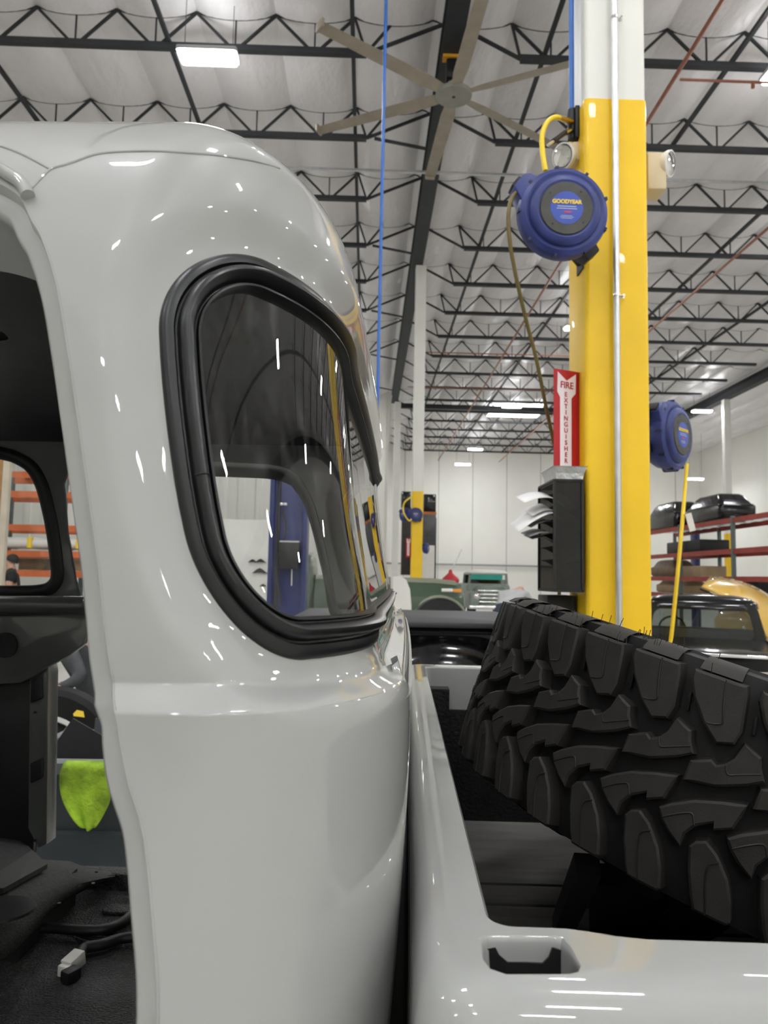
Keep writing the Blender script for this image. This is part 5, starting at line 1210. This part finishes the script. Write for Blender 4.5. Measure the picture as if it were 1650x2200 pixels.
stand = dict(pelvis=(0, 0, .95), spine=(0, 0, 1.12), chest=(0, -.02, 1.36), neck=(0, -.03, 1.50), head=(0, -.05, 1.60), crown=(0, -.03, 1.68), nose=(0, -.155, 1.585), lsh=(-.19, 0, 1.40), lel=(-.24, -.05, 1.14), lwr=(-.18, -.26, 1.12), lha=(-.15, -.34, 1.14), lfi=(-.13, -.42, 1.15), lth=(-.11, -.35, 1.17), rsh=(.19, 0, 1.40), rel=(.24, -.05, 1.14), rwr=(.18, -.26, 1.10), rha=(.15, -.34, 1.11), rfi=(.13, -.42, 1.11), rth=(.11, -.35, 1.14), lhp=(-.1, 0, .9), lkn=(-.1, -.02, .5), lan=(-.1, .02, .09), lto=(-.11, -.14, .045), rhp=(.1, 0, .9), rkn=(.1, -.02, .5), ran=(.1, .02, .09), rto=(.11, -.14, .045))
q = at(27, 1240, 12.4)
figure('dark-haired person in a black t-shirt seen through the cab windshield', (q.x, 12.4, -.02), stand, (DTEE, JEAN, 'short'), rz=-1.2, hair=((0, -.02, 1.625), .102, (0, .35, .9)))
hx = at(108, 1480, 4.55)
kneel = dict(pelvis=(-1.38, 5.00, .50), spine=(-1.47, 4.98, .72), chest=(-1.56, 4.95, .92), neck=(-1.52, 4.90, 1.06), head=(-1.50, 4.86, 1.15), crown=(-1.48, 4.86, 1.23), nose=(-1.58, 4.79, 1.12), lsh=(-1.62, 4.82, .97), lel=(-1.74, 4.70, .80), lwr=(hx.x+.07, 4.58, hx.z+.01), lha=(hx.x+.02, 4.55, hx.z), lfi=(hx.x-.04, 4.53, hx.z-.02), lth=(hx.x, 4.50, hx.z+.02), rsh=(-1.60, 5.12, .97), rel=(-1.80, 5.10, .92), rwr=(-1.92, 5.0, .80), rha=(-1.98, 4.97, .76), rfi=(-2.04, 4.95, .73), rth=(-1.98, 4.93, .79), lhp=(-1.36, 4.90, .46), lkn=(-1.72, 4.78, .50), lan=(-1.50, 4.76, .10), lto=(-1.66, 4.74, .05), rhp=(-1.36, 5.10, .44), rkn=(-1.62, 5.2, .08), ran=(-1.28, 5.25, .08), rto=(-1.18, 5.25, .05))
kneel = {k: (v[0]-(.31 if k[0] != 'l' or k in ('lhp', 'lkn', 'lan', 'lto', 'lsh') else .0), v[1], v[2]+(.06 if k in ('chest', 'lsh', 'rsh', 'spine') else 0)) for k, v in kneel.items()}
figure('person in grey work clothes crouching by a loose wheel beyond the open cab', (0, 0, 0), kneel, (HOOD, HOOD, 'long'), hair=((-1.80, 4.87, 1.18), .10, (.4, .1, .9)))
# loose chrome wheel standing on the floor
lw = thing('car_wheel', 'chrome spoked wheel with a black tyre standing beyond the grey trash bin', 'wheel')
wc_ = at(112, 1606, 4.35); wheel((wc_.x-.03, 4.35, .40), (.20, -1, .05), .395, .22, lw, tm=TYRE_BASE, spokes=5)
p = at(166, 1535, 4.20); tag(MB().prism([(-.02, -.03), (.012, -.022), (.02, .012), (.0, .03), (-.012, .026)], 0, .004, frame((p.x, 4.225, p.z), (.2, -1, .1))).build('sticker', LYEL, lw), 'torn yellow paper sticker')
# bin with green towel and dark offcut panels
BING = mat('grey_bin_plastic', (.055, .065, .072), rough=.45, noise=.12, nscale=5); BINR = mat('bin_rim_grey', (.16, .17, .17), rough=.4, noise=.06)
tb = thing('trash_bin', 'grey square plastic trash bin standing just beyond the open cab', 'bin')
bc = at(215, 1640, 3.05); tw, zt_ = .27, at(200, 1640, 2.8).z
lp = lambda h, z: [Vector((bc.x+x, 3.12+y, z)) for x, y in rrect(-h, h, -h, h, .06)]
MB().loft([lp(.20, 0), lp(.21, .02), lp(tw-.01, zt_-.04), lp(tw-.025, zt_-.04), lp(.19, .04)]).build('body', BING, tb, smooth=True, angle=40)
MB().loft([lp(tw-.012, zt_-.055), lp(tw+.016, zt_-.05), lp(tw+.018, zt_-.01), lp(tw, zt_), lp(tw-.03, zt_-.004), lp(tw-.03, zt_-.05)]).build('rim', BINR, tb, smooth=True, angle=40)
for s in (.10,): MB().loft([[Vector((bc.x+x, 3.12-.236-.0, z)) for x, z in rrect(-.15, .19, .12, zt_-.26, .03)], [Vector((bc.x+x, 3.12-.262, z)) for x, z in rrect(-.14, .18, .13, zt_-.27, .03)]], cap=True).build('side_panel', BING, tb, smooth=True, angle=30)
tag(MB().box((bc.x-.08, 3.05, zt_-.04), (.22, .02, .22), rx=-.25, ry=.5).build('offcut_panel', BLACK), 'dark square offcut sticking out of the trash bin', 'panel')
tag(MB().box((bc.x+.06, 3.22, zt_-.02), (.30, .015, .20), rx=-.15).build('offcut_panel', mat('grey_offcut', (.07, .075, .08), rough=.4, noise=.2)), 'grey offcut sheet upright in the trash bin', 'panel')
TOW = mat('green_towel', (.27, .42, .03), rough=.95, noise=.85, nscale=7, bump=.6, bscale=60)
# towel: draped sheet over the rim
ty = 3.12-tw-.03; g = []
pz = lambda px, py: at(px, py, 2.83)
rowsT = [[(141, 1632), (165, 1630), (195, 1631), (225, 1632), (255, 1634)], [(138, 1655), (168, 1650), (198, 1652), (228, 1655), (252, 1660)], [(140, 1680), (165, 1682), (196, 1680), (226, 1690), (246, 1695)], [(150, 1712), (170, 1716), (196, 1720), (222, 1726), (240, 1728)], [(168, 1742), (180, 1748), (196, 1752), (214, 1752), (226, 1750)], [(188, 1768), (193, 1772), (199, 1777), (206, 1774), (213, 1766)]]
back = [Vector((pz(*q).x, 3.12-tw+.05, zt_-.06)) for q in rowsT[0]]; topp = [Vector((pz(*q).x, 3.12-tw+.01, zt_+.008)) for q in rowsT[0]]
G_ = [back, topp]
for i, rw_ in enumerate(rowsT):
    G_.append([Vector((pz(*q).x, ty-.022-.020*math.sin(j*2.6+i*.5)-.003*i, min(pz(*q).z, zt_-.005))) for j, q in enumerate(rw_)])
o = MB().loft(G_, closed=False).build('towel', TOW, smooth=True, angle=180); ss = o.modifiers.new('ss', 'SUBSURF'); ss.levels = 2; ss.render_levels = 2; so = o.modifiers.new('t', 'SOLIDIFY'); so.thickness = .006
tag(o, 'dirty lime green microfibre towel hung over the trash bin rim', 'towel')

# ------------------------------------------------------------------ loose things on the cab floor
MATTE = mat('carpet_board', (.040, .041, .041), rough=.7, noise=.35, nscale=120, bump=.5, bscale=260)
TRM = Matrix.Rotation(-TA, 4, 'Z')
fm = thing('floor_panel', 'curled dark grey floor panel lying loose in the cab', 'panel', (0, 0, 0), -TA)
top_e = [(-90, 1796), (0, 1800), (40, 1806), (62, 1818), (86, 1846), (150, 1850), (190, 1866), (236, 1874), (247, 1881)]
bot_e = [(-90, 2090), (0, 2062), (28, 2046), (52, 2022), (80, 1992), (110, 1960), (150, 1930), (200, 1902), (247, 1886)]
hz = lambda px, s: FZ+.035+.11*max(0, 1-(px+20)/260)**1.1+.02*math.sin(s*math.pi)
g = []
for k in range(9):
    a, b = top_e[k], bot_e[k]; row = []
    for j in range(7):
        s = j/6; x, y = a[0]+(b[0]-a[0])*s, a[1]+(b[1]-a[1])*s; row.append(PZ(x, y, hz(x, s)-.03*s*s))
    g.append(row)
o = MB().loft(g, closed=False).build('sheet', MATTE, fm, smooth=True, angle=60); so = o.modifiers.new('t', 'SOLIDIFY'); so.thickness = .008
L = [PZ(x, y, hz(x, .4)+.012) for x, y in ((-60, 1872), (0, 1852), (70, 1826), (102, 1856), (40, 1890), (8, 1908), (-60, 1910))]
n = len(L); MB().add(L+[p-Vector((0, 0, .010)) for p in L], [tuple(range(n)), tuple(range(2*n-1, n-1, -1))]+[(i, (i+1) % n, n+(i+1) % n, n+i) for i in range(n)]).build('patch', mat('dark_rubber_patch', (.02, .021, .02), rough=.6, noise=.3, nscale=40, stretch=(3, 30, 30)), fm)
cE = PZ(0, 1956, hz(0, .6)+.006); MB().lathe([(0, .004), (.058, .004), (.060, 0)], 28, Matrix.Translation(cE) @ Matrix.Diagonal((1.0, .9, 1, 1))).build('opening', BLACK, fm)  # black disc laid on the sheet as the dark of a hole
for x, y in ((127, 1943), (57, 1957), (200, 1900), (207, 1874)): MB().lathe([(0, .003), (.004, .003), (.004, 0)], 8, Matrix.Translation(PZ(x, y, hz(x, .5)+.004))).build('screw_hole', BLACK, fm)
MB().box((-.98, 1.62, FZ+.04), (.5, .25, .08)).build('tunnel_block', BLACK, fm)
def wire(pts, r_, m_, label, dz=.012):
    o = MB().tube(spline([PZ(x, y, FZ+dz) for x, y in pts], 6), r_, 10).build('cable', m_, smooth=True); o.rotation_euler.z = -TA; return tag(o, label, 'cable')
LOOM = mat('black_loom_tape', (.008, .008, .0085), rough=.5, noise=.3, nscale=60)
wire([(60, 1996), (110, 1994), (165, 1998), (215, 1998), (252, 1988), (280, 1968), (306, 1938)], .0105, LOOM, 'thick black taped cable running under the loose floor panel', .02)
wire([(150, 2000), (185, 2014), (225, 2018), (255, 2026)], .004, LOOM, 'thin grey wire on the cab floor beside the thick taped cable', .006)
wire([(168, 2058), (178, 2040), (190, 2035), (225, 2028), (262, 2016), (310, 2012)], .0105, LOOM, 'black taped cable ending in a white plug on the cab floor', .014)
wire([(296, 1960), (294, 1975), (297, 1990), (306, 2000)], .002, mat('red_wire', (.4, .03, .02), rough=.5), 'thin red wire loop beside the door pillar', .03)
pg = thing('connector_plug', 'white plastic wiring plug on the dark cab floor', 'connector', (0, 0, 0), -TA)
c = PZ(158, 2066, FZ+.018); MB().box(c, (.026, .036, .026), rz=-.35, rx=.2).build('shell', WPL, pg, bevel=.002); MB().box(c+Vector((-.006, -.022, -.006)), (.026, .012, .02), rz=-.35).build('lip', WPL, pg, bevel=.002)
c2 = PZ(152, 2094, FZ+.012); MB().box(c2, (.024, .03, .022), rz=-.5).build('boot', BLACK, pg, bevel=.004)
